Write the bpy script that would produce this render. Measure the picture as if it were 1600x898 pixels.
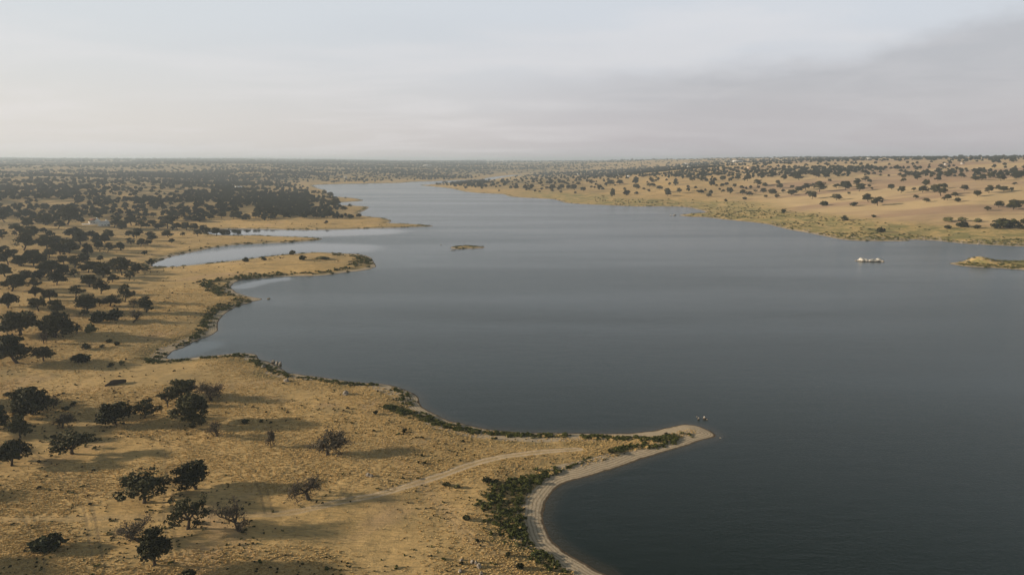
import bpy, math, random
import numpy as np
from mathutils import Vector, Matrix, noise as mnoise

rad = math.radians
for o in list(bpy.data.objects):
    bpy.data.objects.remove(o)
scene = bpy.context.scene
COL = scene.collection

# ------------------------------------------------------------------ camera
H = 80.0
F = 1600 * 24.0 / 36.0                      # focal length in photograph pixels
HOR = 250.5                                 # level line of the photograph
PITCH = math.atan((449 - HOR) / F)
cam_d = bpy.data.cameras.new('camera')
cam_d.lens = 24; cam_d.sensor_width = 36
cam_d.clip_start = 1; cam_d.clip_end = 60000
cam = bpy.data.objects.new('camera', cam_d)
cam.location = (0, 0, H)
cam.rotation_euler = (math.pi / 2 - PITCH, 0, 0)
COL.objects.link(cam)
scene.camera = cam

# ------------------------------------------------------------------ light
SUN_EL = rad(15.5)
SUN_TRAVEL = Vector((1.0, 0.05, -math.tan(SUN_EL))).normalized()
sd = bpy.data.lights.new('sun', 'SUN')
sd.energy = 5.0; sd.angle = rad(2.2); sd.color = (1.0, 0.83, 0.61)
sun = bpy.data.objects.new('sun', sd)
sun.rotation_euler = SUN_TRAVEL.to_track_quat('-Z', 'Y').to_euler()
sun.location = (-300, 0, 300)
COL.objects.link(sun)

scene.view_settings.view_transform = 'Standard'
scene.view_settings.look = 'None'
scene.view_settings.exposure = 0.38
scene.view_settings.gamma = 1.0
scene.cycles.max_bounces = 6
scene.cycles.diffuse_bounces = 2
scene.cycles.glossy_bounces = 2
scene.cycles.volume_bounces = 0
scene.cycles.use_denoising = True

class NT:
    """small helper around a node tree"""
    def __init__(s, nt): s.nt = nt; nt.nodes.clear()
    def n(s, t, **kw):
        x = s.nt.nodes.new(t)
        for k, v in kw.items(): setattr(x, k, v)
        return x
    def put(s, sock, v):
        if isinstance(v, bpy.types.NodeSocket): s.nt.links.new(v, sock)
        elif isinstance(v, (tuple, list)) and len(v) == 3 and sock.type == 'RGBA': sock.default_value = (*v, 1)
        else: sock.default_value = v
    def m(s, op, a, b=0.0, c=0.0, clamp=False):
        x = s.n('ShaderNodeMath', operation=op, use_clamp=clamp)
        s.put(x.inputs[0], a); s.put(x.inputs[1], b); s.put(x.inputs[2], c)
        return x.outputs[0]
    def mix(s, f, a, b, mode='MIX'):
        x = s.n('ShaderNodeMix', data_type='RGBA', blend_type=mode)
        s.put(x.inputs[0], f); s.put(x.inputs[6], a); s.put(x.inputs[7], b)
        return x.outputs[2]
    def mr(s, v, a, b, c=0.0, d=1.0, smooth=True):
        x = s.n('ShaderNodeMapRange', interpolation_type='SMOOTHSTEP' if smooth else 'LINEAR')
        s.put(x.inputs[0], v); s.put(x.inputs[1], a); s.put(x.inputs[2], b); s.put(x.inputs[3], c); s.put(x.inputs[4], d)
        return x.outputs[0]
    def noise(s, vec, scale, detail=4.0, rough=0.55, dist=0.0):
        x = s.n('ShaderNodeTexNoise')
        s.put(x.inputs['Vector'], vec); x.inputs['Scale'].default_value = scale
        x.inputs['Detail'].default_value = detail; x.inputs['Roughness'].default_value = rough
        x.inputs['Distortion'].default_value = dist
        return x.outputs['Fac']
    def mapping(s, vec, scale=(1, 1, 1), rot=(0, 0, 0), loc=(0, 0, 0)):
        x = s.n('ShaderNodeMapping')
        s.put(x.inputs[0], vec); x.inputs[1].default_value = loc; x.inputs[2].default_value = rot; x.inputs[3].default_value = scale
        return x.outputs[0]
    def attr(s, name):
        x = s.n('ShaderNodeAttribute'); x.attribute_name = name
        return x.outputs['Fac']

# sky: clear Nishita sky seen through a thin, uneven cloud sheet
world = bpy.data.worlds.new('World'); scene.world = world
world.use_nodes = True
w = NT(world.node_tree)
sky = w.n('ShaderNodeTexSky', sky_type='NISHITA', sun_disc=False)
sky.sun_elevation = SUN_EL
sky.sun_rotation = rad(-90)
sky.altitude = 200; sky.air_density = 1.2; sky.dust_density = 2.5; sky.ozone_density = 1.0
bg_clear = w.n('ShaderNodeBackground'); w.put(bg_clear.inputs[0], sky.outputs[0]); bg_clear.inputs[1].default_value = 0.10
tc = w.n('ShaderNodeTexCoord')
sep = w.n('ShaderNodeSeparateXYZ'); w.put(sep.inputs[0], tc.outputs['Generated'])
dx, dy, dz = sep.outputs
el = w.m('MAXIMUM', dz, 0.0)
# position on the cloud deck (plane above the observer)
cz = w.m('ADD', el, 0.09)
comb = w.n('ShaderNodeCombineXYZ')
w.put(comb.inputs[0], w.m('DIVIDE', dx, cz)); w.put(comb.inputs[1], w.m('DIVIDE', dy, cz))
deck = comb.outputs[0]
warm = w.mr(dx, 0.35, -0.65)
c_hor = w.mix(warm, (0.545, 0.510, 0.530), (0.700, 0.665, 0.635))
c_top = w.mix(warm, (0.625, 0.66, 0.715), (0.645, 0.675, 0.705))
col = w.mix(w.mr(el, 0.0, 0.20), c_hor, c_top)
# soft brighter veils
n1 = w.noise(w.mapping(deck, (0.55, 0.85, 1), loc=(3, 1, 0)), 1.0, 5, 0.5, 0.3)
col = w.mix(w.mr(n1, 0.44, 0.66, 0, 0.42), col, (0.76, 0.735, 0.745))
n1b = w.noise(w.mapping(tc.outputs['Generated'], (1.5, 1.5, 9), loc=(1, 4, 2)), 1.0, 5, 0.55, 0.3)
col = w.mix(w.mr(n1b, 0.44, 0.70, 0, 0.28), col, (0.55, 0.575, 0.615))
# grey cloud bank low on the right-hand side, rising towards the right
n2 = w.noise(w.mapping(tc.outputs['Generated'], (5, 5, 12)), 1.0, 6, 0.6, 0.2)
n3 = w.noise(w.mapping(tc.outputs['Generated'], (16, 16, 40), loc=(2, 5, 1)), 1.0, 5, 0.6)
top_el = w.m('ADD', w.m('MULTIPLY', w.mr(dx, -0.05, 0.40, 0, 1, False), 0.010), 0.120)
top_el = w.m('ADD', top_el, w.m('MULTIPLY', w.mr(dx, 0.36, 0.62), 0.050))
top_el = w.m('ADD', top_el, w.m('MULTIPLY', w.m('SUBTRACT', n2, 0.5), 0.05))
top_el = w.m('ADD', top_el, w.m('MULTIPLY', w.m('SUBTRACT', n3, 0.5), 0.035))
edge = w.m('SUBTRACT', top_el, el)
bank = w.m('MULTIPLY', w.mr(edge, -0.010, 0.030), w.mr(dx, -0.10, 0.33))
c_bank = w.mix(w.mr(el, 0.0, 0.12), (0.485, 0.450, 0.475), (0.435, 0.435, 0.465))
n4 = w.noise(w.mapping(tc.outputs['Generated'], (6, 6, 30), loc=(7, 2, 3)), 1.0, 6, 0.6, 0.6)
c_bank = w.mix(w.mr(n4, 0.40, 0.66, 0, 0.6), c_bank, (0.52, 0.51, 0.535))
col = w.mix(w.m('MULTIPLY', bank, 0.72), col, c_bank)
# unseen upper sky: teal for water reflections, darkened to cut ambient light
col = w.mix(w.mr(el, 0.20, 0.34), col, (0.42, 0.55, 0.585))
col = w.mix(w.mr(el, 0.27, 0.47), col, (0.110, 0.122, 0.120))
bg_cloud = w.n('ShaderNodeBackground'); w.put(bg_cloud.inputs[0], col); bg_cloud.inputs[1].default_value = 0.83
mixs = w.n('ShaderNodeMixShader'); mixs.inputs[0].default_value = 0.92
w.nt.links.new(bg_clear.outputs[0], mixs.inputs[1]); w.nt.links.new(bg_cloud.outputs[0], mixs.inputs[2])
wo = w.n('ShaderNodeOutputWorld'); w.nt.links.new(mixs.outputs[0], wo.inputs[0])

# ------------------------------------------------------------------ small maths
def ray(u, v):
    a = (np.asarray(u, float) - 800) / F; b = (449 - np.asarray(v, float)) / F
    return a, math.cos(PITCH) + b * math.sin(PITCH), -math.sin(PITCH) + b * math.cos(PITCH)
def plane(u, v, z=0.0):
    a, b, c = ray(u, v)
    t = (z - H) / c
    return a * t, b * t
def project(x, y, z):
    cy = y * math.cos(PITCH) - (z - H) * math.sin(PITCH)
    cz_ = y * math.sin(PITCH) + (z - H) * math.cos(PITCH)
    return 800 + F * x / cy, 449 - F * cz_ / cy, cy
def sst(x, a, b):
    t = np.clip((x - a) / (b - a), 0, 1); return t * t * (3 - 2 * t)
def hash2(i, j, seed):
    n = (i.astype(np.int64) * 374761393 + j.astype(np.int64) * 668265263 + seed * 1442695041) & 0x7fffffff
    n = ((n ^ (n >> 13)) * 1274126177) & 0x7fffffff
    return ((n ^ (n >> 16)) & 0xffff) / 65535.0
def vnoise(x, y, scale, seed=0, octaves=3):
    out = 0; amp = 1.0; tot = 0
    for o in range(octaves):
        X = x / scale * (2 ** o) + 17.3 * o; Y = y / scale * (2 ** o) - 9.1 * o
        i = np.floor(X); j = np.floor(Y); fx = X - i; fy = Y - j
        fx = fx * fx * (3 - 2 * fx); fy = fy * fy * (3 - 2 * fy)
        a = hash2(i, j, seed + o); b = hash2(i + 1, j, seed + o); c = hash2(i, j + 1, seed + o); d = hash2(i + 1, j + 1, seed + o)
        out = out + amp * ((a * (1 - fx) + b * fx) * (1 - fy) + (c * (1 - fx) + d * fx) * fy)
        tot += amp; amp *= 0.5
    return out / tot * 2 - 1

def pts(s):
    return [tuple(float(q) for q in p.split(',')) for p in s.replace('\n', ' ').replace(' ', '').split(';') if p]
def to_world(P):
    return [tuple(float(q) for q in plane(u, v)) for u, v, *_ in P]
def smooth_line(P, closed, n=4):
    """Catmull-Rom with chord-aware subdivision"""
    P = np.array(P, float); N = len(P); out = []
    rng = range(N if closed else N - 1)
    for i in rng:
        g = (lambda k: P[k % N]) if closed else (lambda k: P[min(max(k, 0), N - 1)])
        p0, p1, p2, p3 = g(i - 1), g(i), g(i + 1), g(i + 2)
        l = np.linalg.norm(p2 - p1)
        m1 = (p2 - p0) / 2; m2 = (p3 - p1) / 2
        for mm in (m1, m2):
            k = np.linalg.norm(mm)
            if k > l * 0.9: mm *= l * 0.9 / k
        for q in range(n):
            t = q / n
            h00 = 2*t**3 - 3*t**2 + 1; h10 = t**3 - 2*t**2 + t; h01 = -2*t**3 + 3*t**2; h11 = t**3 - t**2
            out.append(h00 * p1 + h10 * m1 + h01 * p2 + h11 * m2)
    if not closed: out.append(P[-1])
    return np.array(out)

# ------------------------------------------------------------------ shoreline
SHORE = pts('''948,898;935,892;915,881;898,871;873,852;855,834;850,812;852,793;861,772;880,756;917,745;957,733;997,719;1041,705;
1078,694;1106,685;1118,680;1106,671;1084,664;1065,663;1028,671;988,676;948,677;886,676;824,675;777,672;740,666;719,661;700,656;
687,650;667,640;656,630;651,618;637,610;618,603;587,599;549,596;507,590;471,585;449,581.5;438,574;421,565.5;405,561;400,553;
371,552;351,554;318,556.5;288,560;263,560;262,556.5;273,546.5;286,544;301,534;323,526.5;338,519;341,513;340,503;347,494;353,489;
368,480;400,470;410,467;400,465;386,462.5;371,457.5;361,449;365,442.5;376,437.5;400,435.5;440,432;500,430.5;540,425.5;570,422;
587,417;584,409;579,402;560,397;525,395.5;500,394;450,397.5;400,403;351,409;301,414;263,417;236,415.5;248,408.5;271,400;301,394;
338,386.5;376,382;400,381;425,380;475,377.5;503,374;495,372;463,370;425,369;400,368;376,368;351,367.3;330,366;325,361;346,357.5;
400,358;463,359;525,358.5;575,357;625,355.5;663,354;678,353.3;650,350.5;608,348.5;611,345.5;600,340.5;577,338.5;562,335.5;
562,332.5;572,328.5;576,325.5;572,322.6;550,321.5;531,320.3;529,317;548,315.2;562,314.5;568,312.8;552,309.8;522,307;513,302.5;508,299.5;511,297.7;
500,295.5;492,292.5;488,290;500,288.6;525,287.6;575,286.8;625,285.8;650,283.8;688,282.8;713,281.8;740,280.9;753,280.2;
765,277.5;778,276;800,273.8;812,273.3;815,273.9;803,275.1;787,277.2;771,280.3;751,283.2;713,284.6;688,287.2;
666,289.2;657,289.8;683,292;706,295;728,299.7;756,302;783,303.3;800,307.7;835,309.7;865,311.5;883,316.5;910,319;950,320.7;1000,322.7;
1051,322.7;1076,324;1096,329;1101,332;1076,334;1063,336.3;1078,338.5;1101,339;1123,342;1151,344.8;1176,347.3;1200,350.3;1215,354;
1235,359;1263,364;1288,369;1313,374;1340,376;1375,376.6;1418,376.6;1423,374.5;1463,376;1501,380;1538,382.4;1576,384;1600,385;1660,386.5;
1800,390''')
lake = to_world(SHORE) + [(640, 570), (760, 420), (820, 200), (800, -300), (60, -300), (-30, -200), (-20, -60), (14, 20), (30, 70), (26, 100)]
ISL_R = to_world(pts('1483,411.7;1513,416.7;1551,418.5;1600,421.7;1680,427;1740,428;1760,420;1700,412;1640,408.5;1590,407.3;1540,407.2;1508,408.6'))
ISL_S = to_world(pts('703,387.3;715,389.3;732,388.8;748,388;759,386.4;745,384.6;728,384.0;712,384.6'))
rings = [smooth_line(lake, True, 3), smooth_line(ISL_R, True, 3), smooth_line(ISL_S, True, 3)]
segA = np.concatenate([r for r in rings]).astype(np.float32)
segB = np.concatenate([np.roll(r, -1, axis=0) for r in rings]).astype(np.float32)

def shore_dist(x, y):
    """signed distance to the waterline: positive on land"""
    x = np.asarray(x, np.float32).ravel(); y = np.asarray(y, np.float32).ravel()
    best = np.full(x.shape, 1e18, np.float32); cross = np.zeros(x.shape, np.int32)
    for (ax, ay), (bx, by) in zip(segA, segB):
        ex, ey = bx - ax, by - ay
        L = ex * ex + ey * ey
        if L < 1e-9: continue
        t = np.clip(((x - ax) * ex + (y - ay) * ey) / L, 0, 1)
        d = (x - ax - t * ex) ** 2 + (y - ay - t * ey) ** 2
        np.minimum(best, d, out=best)
        if (ay > -1e9):
            c = ((ay > y) != (by > y))
            if ey != 0:
                c &= x < ex * (y - ay) / ey + ax
                cross += c
    # rings: lake (water) with islands inside (land)
    d = np.sqrt(best)
    return np.where(cross % 2 == 1, -d, d)

def line_dist(x, y, L):
    best = np.full(np.shape(x), 1e18, np.float32)
    for a, b in zip(L[:-1], L[1:]):
        ex, ey = b - a; l = ex * ex + ey * ey + 1e-9
        t = np.clip(((x - a[0]) * ex + (y - a[1]) * ey) / l, 0, 1)
        np.minimum(best, (x - a[0] - t * ex) ** 2 + (y - a[1] - t * ey) ** 2, out=best)
    return np.sqrt(best)

R_S = np.array([0, 15, 60, 120, 200, 300, 420, 560, 800, 1200, 1900, 2600, 4500, 9000, 30000.])
R_H = np.array([0, 1.2, 3.0, 7.0, 15, 25, 36, 46, 58, 72, 90, 96, 92, 84, 80.])
L_H = np.array([0, 1.4, 3.2, 6.5, 11, 16, 21, 25, 31, 40, 50, 58, 72, 101, 101.])
C_H = np.array([0, 1.2, 2.6, 5.0, 8, 12, 16, 20, 27, 34, 41, 47, 56, 66, 72.])
def height(x, y, s):
    d = np.hypot(x, y); az = np.arctan2(x, np.maximum(y, 1))
    wr = sst(az, 0.0, 0.42); wl = 1 - sst(az, -0.42, -0.10)
    hr = np.interp(s, R_S, R_H); hl = np.interp(s, R_S, L_H); hc = np.interp(s, R_S, C_H)
    h = hr * wr + hl * wl + hc * (1 - wr - wl)
    near = sst(s, 2, 14)
    h = h + near * (0.16 * vnoise(x, y, 5, 11, 3) + 0.42 * vnoise(x, y, 26, 3, 3))
    h = h + sst(s, 20, 90) * 1.3 * vnoise(x, y, 90, 5, 3)
    h = h + sst(s, 80, 500) * 7.5 * vnoise(x, y, 330, 6, 3)
    h = h + sst(s, 400, 1800) * (12.0 + 11 * wl) * vnoise(x, y, 1500, 8, 3)
    # raised rocky mound on the right-hand island
    mx, my = plane(1530, 411)
    h = h + 4.6 * np.exp(-(((x - mx) / 9.0) ** 2 + ((y - my) / 9.0) ** 2)) * sst(s, -1, 4)
    h = np.where(s > 0, np.maximum(h, 0.05 * np.minimum(s, 2)), np.maximum(-0.10 * (-s), -4.0))
    return h

# ------------------------------------------------------------------ terrain: one polar sheet from behind the camera to the horizon
OY = -80.0
rr = [70.0]
while rr[-1] < 15000:
    rr.append(rr[-1] + max(0.34, 0.0037 * (rr[-1] - 78)))
rr = np.array(rr); NR = len(rr)
NA = 860
ang = np.linspace(rad(-60), rad(60), NA)
RR, AA = np.meshgrid(rr, ang, indexing='ij')
GX = RR * np.sin(AA); GY = OY + RR * np.cos(AA)
print('grid', NR, NA)
S = shore_dist(GX, GY).reshape(GX.shape)
dcam = np.hypot(GX, GY)
S = S + (vnoise(GX, GY, 6, 21, 3) * 0.55 + vnoise(GX, GY, 1.7, 22, 2) * 0.18) * (dcam < 900) + vnoise(GX, GY, 40, 23, 4) * 5.0 * sst(dcam, 350, 1400)
GZ = height(GX, GY, S)

def grid_sample(A, x, y):
    x = np.asarray(x, float); y = np.asarray(y, float)
    r = np.hypot(x, y - OY); a = np.arctan2(x, y - OY)
    fi = np.clip(np.interp(r, rr, np.arange(NR)), 0, NR - 1.001); fj = np.clip((a - ang[0]) / (ang[1] - ang[0]), 0, NA - 1.001)
    i = fi.astype(int); j = fj.astype(int); u = fi - i; v = fj - j
    return (A[i, j] * (1-u) * (1-v) + A[i+1, j] * u * (1-v) + A[i, j+1] * (1-u) * v + A[i+1, j+1] * u * v)
def ground_hit(u, v):
    """where the line of sight through photograph pixel (u, v) meets the ground"""
    a, b, c = ray(u, v)
    t = 90 * (14000 / 90.0) ** np.linspace(0, 1, 2600)
    z = H + c * t; g = grid_sample(GZ, a * t, b * t)
    k = np.nonzero(z < g)[0]
    if len(k) == 0: k = [int(np.argmin(z - g))]
    i = max(k[0], 1)
    z0, z1 = (z - g)[i-1], (z - g)[i]
    f = z0 / (z0 - z1) if z0 != z1 else 0
    tt = t[i-1] + (t[i] - t[i-1]) * min(max(f, 0), 1)
    x, y = a * tt, b * tt
    return float(x), float(y), float(grid_sample(GZ, x, y))
def on_ground(L):
    return np.array([ground_hit(u, v)[:2] for u, v, *_ in L])

# wheel tracks and paths (world-space lines on the ground)
def tr(s): return smooth_line(on_ground(pts(s)), False, 4)
MAIN = tr('-60,815;0,812;150,808;300,806;420,803;480,795;540,781;590,772;640,757;700,738;740,724;790,712;850,705;905,701')
PATH2 = tr('600,690;660,760;700,803;731,837;777,868;808,898;850,930')
RUTS = [tr('20,690;82,729;120,763;135,787;145,830;152,870;160,905'), tr('262,700;266,740;262,800;268,840;282,885;300,920'),
        tr('612,764;590,737;560,715;520,700'), tr('537,778;562,745;585,720'), tr('350,709;380,726;397,739;410,762;420,800'),
        tr('425,697;441,698;457,706;468,723;470,750'), tr('180,660;260,690;350,709'), tr('700,803;760,850;800,900'),
        tr('40,800;60,840;62,900'), tr('300,575;420,585;520,605;600,640;640,690'), tr('60,600;160,620;260,600;330,580')]
m_main = np.full(GX.shape, 99, np.float32); m_p2 = m_main.copy(); m_rut = m_main.copy()
nearmask = (dcam < 420) & (GX < 80)
xx, yy = GX[nearmask], GY[nearmask]
m_main[nearmask] = line_dist(xx, yy, MAIN) + 0.25 * vnoise(xx, yy, 4, 31, 2)
m_p2[nearmask] = line_dist(xx, yy, PATH2) + 0.6 * vnoise(xx, yy, 6, 32, 2)
q = np.full(xx.shape, 99, np.float32)
for L in RUTS: q = np.minimum(q, np.abs(line_dist(xx, yy, L) - 0.8) + 0.12 * vnoise(xx, yy, 5, 33, 2))
m_rut[nearmask] = q
U, V, _ = project(GX, GY, GZ)
# worn ruts are pressed a little into the ground
GZ = GZ - 0.10 * np.exp(-(np.abs(m_main - 0.8) / 0.3) ** 2) - 0.06 * np.exp(-(m_rut / 0.25) ** 2)
# little erosion step at the edge of the shore
green = sst(np.arctan2(GX, np.maximum(GY, 1)), -0.03, 0.08) * (1 - sst(S, 85, 150 + 45 * vnoise(GX, GY, 120, 41, 2))) * sst(S, 4, 14) * (dcam > 350)
wood = sst(dcam, 350, 1300) * (1 - sst(np.arctan2(GX, GY), 0.02, 0.2)) * sst(S, 60, 240)
field = sst(np.arctan2(GX, np.maximum(GY, 1)), 0.25, 0.4) * sst(S, 70, 150)

def new_mesh_obj(name, verts, faces, mats, attrs=None, smooth=True, parent=None):
    me = bpy.data.meshes.new(name)
    verts = np.asarray(verts, np.float32).reshape(-1, 3); faces = np.asarray(faces, np.int32)
    k = faces.shape[1]
    me.vertices.add(len(verts)); me.vertices.foreach_set('co', verts.ravel())
    me.loops.add(faces.size); me.loops.foreach_set('vertex_index', faces.ravel())
    me.polygons.add(len(faces)); me.polygons.foreach_set('loop_start', np.arange(len(faces), dtype=np.int32) * k)
    if smooth: me.polygons.foreach_set('use_smooth', np.ones(len(faces), bool))
    me.update(calc_edges=True)
    for nme, a in (attrs or {}).items():
        at = me.attributes.new(nme, 'FLOAT', 'POINT'); at.data.foreach_set('value', np.asarray(a, np.float32).ravel())
    for m in (mats if isinstance(mats, (list, tuple)) else [mats]): me.materials.append(m)
    o = bpy.data.objects.new(name, me); COL.objects.link(o)
    if parent is not None: o.parent = parent
    return o

def new_mat(name):
    m = bpy.data.materials.new(name); m.use_nodes = True
    return m, NT(m.node_tree)
def principled(t, base, rough=0.9, spec=0.2, normal=None, **kw):
    p = t.n('ShaderNodeBsdfPrincipled')
    t.put(p.inputs['Base Color'], base); t.put(p.inputs['Roughness'], rough); t.put(p.inputs['Specular IOR Level'], spec)
    if normal is not None: t.put(p.inputs['Normal'], normal)
    for k, v in kw.items(): t.put(p.inputs[k], v)
    o = t.n('ShaderNodeOutputMaterial'); t.nt.links.new(p.outputs[0], o.inputs[0])
    return p

# ---- ground material
M_ground, t = new_mat('dry_ground')
geo = t.n('ShaderNodeNewGeometry'); P = geo.outputs['Position']
s_ = t.attr('shore'); mm_ = t.attr('road'); p2_ = t.attr('path'); ru_ = t.attr('rut'); gr_ = t.attr('scrubby'); wd_ = t.attr('wooded'); fd_ = t.attr('tilled')
nBig = t.noise(P, 0.011, 4, 0.6, 0.4)
nMid = t.noise(P, 0.055, 5, 0.62, 0.6)
nSml = t.noise(P, 0.35, 5, 0.65, 0.3)
nFine = t.noise(P, 1.7, 4, 0.7)
streak = t.noise(t.mapping(P, (0.35, 1.6, 1), rot=(0, 0, rad(38))), 0.8, 4, 0.65, 0.6)
streak2 = t.noise(t.mapping(P, (0.5, 2.4, 1), rot=(0, 0, rad(-24))), 1.0, 3, 0.6, 0.8)
c = t.mix(t.mr(nMid, 0.35, 0.65), (0.69, 0.470, 0.210), (0.53, 0.355, 0.150))
c = t.mix(t.mr(nBig, 0.42, 0.62, 0, 0.8), c, (0.43, 0.305, 0.145))
c = t.mix(t.mr(streak, 0.44, 0.66, 0, 0.8), c, (0.32, 0.230, 0.110))
c = t.mix(t.mr(streak2, 0.52, 0.70, 0, 0.55), c, (0.74, 0.54, 0.26))
c = t.mix(t.mr(nSml, 0.54, 0.74, 0, 0.75), c, (0.24, 0.185, 0.090))
c = t.mix(t.mr(nFine, 0.55, 0.72, 0, 0.55), c, (0.19, 0.145, 0.070))
c = t.mix(t.mr(nFine, 0.45, 0.30, 0, 0.4), c, (0.62, 0.46, 0.23))
c = t.mix(t.mr(t.noise(t.mapping(P, (0.5, 1.3, 1), rot=(0, 0, 0.4), loc=(9, 3, 0)), 0.030, 5, 0.65, 0.9), 0.50, 0.66, 0, 0.60), c, (0.285, 0.225, 0.120))
# pinkish bare soil patches
soil = t.noise(P, 0.028, 4, 0.6, 0.8)
c = t.mix(t.mr(soil, 0.55, 0.72, 0, 0.6), c, (0.52, 0.355, 0.215))
# right-hand grazed field: smoother and paler, pinkish tilled strips further up
fcol = t.mix(t.mr(t.noise(t.mapping(P, (0.25, 1, 1)), 0.008, 3, 0.5, 0.5), 0.44, 0.56), (0.60, 0.445, 0.250), (0.42, 0.285, 0.195))
fcol = t.mix(t.mr(t.noise(t.mapping(P, (0.4, 1.8, 1), rot=(0, 0, 0.12)), 0.03, 5, 0.65, 0.6), 0.5, 0.7, 0, 0.5), fcol, (0.33, 0.235, 0.15))
c = t.mix(t.m('MULTIPLY', fd_, 0.85), c, fcol)
# greenish scrub ground behind the right shore
gcol = t.mix(t.mr(nMid, 0.40, 0.60), (0.54, 0.385, 0.170), (0.26, 0.235, 0.095))
gcol = t.mix(t.mr(nSml, 0.5, 0.68, 0, 0.8), gcol, (0.16, 0.150, 0.062))
c = t.mix(gr_, c, gcol)
# leaf litter and low scrub under the far woods
wn = t.noise(P, 0.020, 5, 0.65, 0.5)
c = t.mix(t.m('MULTIPLY', wd_, t.mr(wn, 0.40, 0.58, 0.08, 0.75)), c, (0.085, 0.082, 0.045))
sepp = t.n('ShaderNodeSeparateXYZ'); t.put(sepp.inputs[0], P)
# wheel tracks
rutw = t.mr(t.m('ABSOLUTE', t.m('SUBTRACT', mm_, 0.85)), 0.65, 0.15)
fade = t.mr(sepp.outputs[0], -90, -10, 0.45, 1.0)
roadm = t.m('MULTIPLY', t.m('MULTIPLY', t.mr(t.m('ADD', mm_, t.m('MULTIPLY', nSml, 0.9)), 2.3, 1.2), 0.62), fade)
c = t.mix(roadm, c, t.mix(t.mr(nFine, 0.4, 0.65), (0.50, 0.37, 0.22), (0.38, 0.28, 0.16)))
c = t.mix(t.m('MULTIPLY', t.m('MULTIPLY', rutw, 0.62), t.mr(fade, 0.5, 1.0)), c, (0.64, 0.52, 0.38))
c = t.mix(t.m('MULTIPLY', t.mr(p2_, 3.0, 0.2), 0.32), c, (0.50, 0.355, 0.215))
c = t.mix(t.m('MULTIPLY', t.mr(ru_, 0.45, 0.10), 0.62), c, (0.26, 0.190, 0.105))
# green band, beach with strand lines, wet edge
bw = t.mr(t.noise(P, 0.035, 2, 0.5), 0.35, 0.65, 2.8, 5.4)
bw = t.m('MULTIPLY', bw, t.mr(sepp.outputs[1], 330, 235, 1.0, 1.6))
bn = t.m('ADD', s_, t.m('MULTIPLY', t.m('SUBTRACT', nSml, 0.5), 1.1))
strand = t.m('SINE', t.m('MULTIPLY', t.m('ADD', s_, t.m('MULTIPLY', nMid, 1.5)), 7.0))
bcol = t.mix(t.mr(strand, -0.3, 0.9), (0.50, 0.41, 0.295), (0.32, 0.25, 0.175))
bcol = t.mix(t.mr(nFine, 0.45, 0.7, 0, 0.6), bcol, (0.50, 0.43, 0.32))
bandg = t.m('MULTIPLY', t.mr(t.m('SUBTRACT', bn, bw), 7.5, 2.0), t.mr(nMid, 0.38, 0.56))
c = t.mix(t.m('MULTIPLY', bandg, 0.7), c, (0.13, 0.12, 0.055))
c = t.mix(t.mr(t.m('SUBTRACT', bn, bw), 0.7, -0.3), c, bcol)
c = t.mix(t.mr(bn, 0.95, 0.35), c, (0.10, 0.075, 0.05))
bumpn = t.m('ADD', t.m('MULTIPLY', t.noise(P, 2.6, 5, 0.7), 0.5), t.m('ADD', t.m('MULTIPLY', streak, 0.6), nSml))
bump = t.n('ShaderNodeBump'); bump.inputs['Strength'].default_value = 0.85; bump.inputs['Distance'].default_value = 0.26
t.put(bump.inputs['Height'], bumpn)
principled(t, c, 0.95, 0.08, bump.outputs[0])

# ---- cut the sheet into ground, dirt track, beach and far hills (shared edges, no overlap)
verts = np.stack([GX, GY, GZ], -1).reshape(-1, 3)
idx = np.arange(NR * NA).reshape(NR, NA)
quads = np.stack([idx[:-1, :-1], idx[1:, :-1], idx[1:, 1:], idx[:-1, 1:]], -1).reshape(-1, 4)[:, ::-1]
def fc(A): return ((A[:-1, :-1] + A[1:, :-1] + A[1:, 1:] + A[:-1, 1:]) / 4).reshape(-1)
fs, fm, fd2 = fc(S), fc(m_main), fc(dcam)
keep = fs > -60
klass = np.zeros(len(quads), int)
klass[(fd2 > 1500)] = 3
klass[(fs < 3.2) & (fd2 < 1500)] = 2
klass[(fm < 1.7) & (fs > 3.2)] = 1
klass[~keep] = -1
attrs = dict(shore=S, road=m_main, path=m_p2, rut=m_rut, scrubby=green, wooded=wood, tilled=field)
for k, nme in ((0, 'ground'), (1, 'dirt_track'), (2, 'beach'), (3, 'hills')):
    qf = quads[klass == k]
    use, inv = np.unique(qf, return_inverse=True)
    o = new_mesh_obj(nme, verts[use], inv.reshape(-1, 4), M_ground, {a: b.reshape(-1)[use] for a, b in attrs.items()})
    o['kind'] = 'structure'

# ------------------------------------------------------------------ water
M_water, t = new_mat('lake_water')
geo = t.n('ShaderNodeNewGeometry'); P = geo.outputs['Position']
s_ = t.attr('shore'); calm = t.attr('calm')
wv1 = t.noise(t.mapping(P, (1, 1.5, 1), rot=(0, 0, 0.3)), 1.1, 3, 0.6, 0.4)
wv2 = t.noise(t.mapping(P, (1.0, 1.7, 1), rot=(0, 0, -0.35)), 3.6, 3, 0.6, 0.2)
bands = t.noise(t.mapping(P, (0.16, 1.0, 1)), 0.012, 5, 0.6, 0.3)
wv3 = t.noise(t.mapping(P, (0.45, 1.5, 1), rot=(0, 0, 0.05)), 0.16, 5, 0.7, 0.3)
hgt = t.m('ADD', t.m('ADD', wv1, t.m('MULTIPLY', wv3, 1.3)), t.m('MULTIPLY', wv2, 0.45))
bump = t.n('ShaderNodeBump'); bump.inputs['Distance'].default_value = 0.14
t.put(bump.inputs['Height'], hgt)
t.put(bump.inputs['Strength'], t.m('MULTIPLY', t.mr(bands, 0.3, 0.7, 0.66, 0.42), t.m('SUBTRACT', 1.0, t.m('MULTIPLY', calm, 0.93))))
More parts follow.
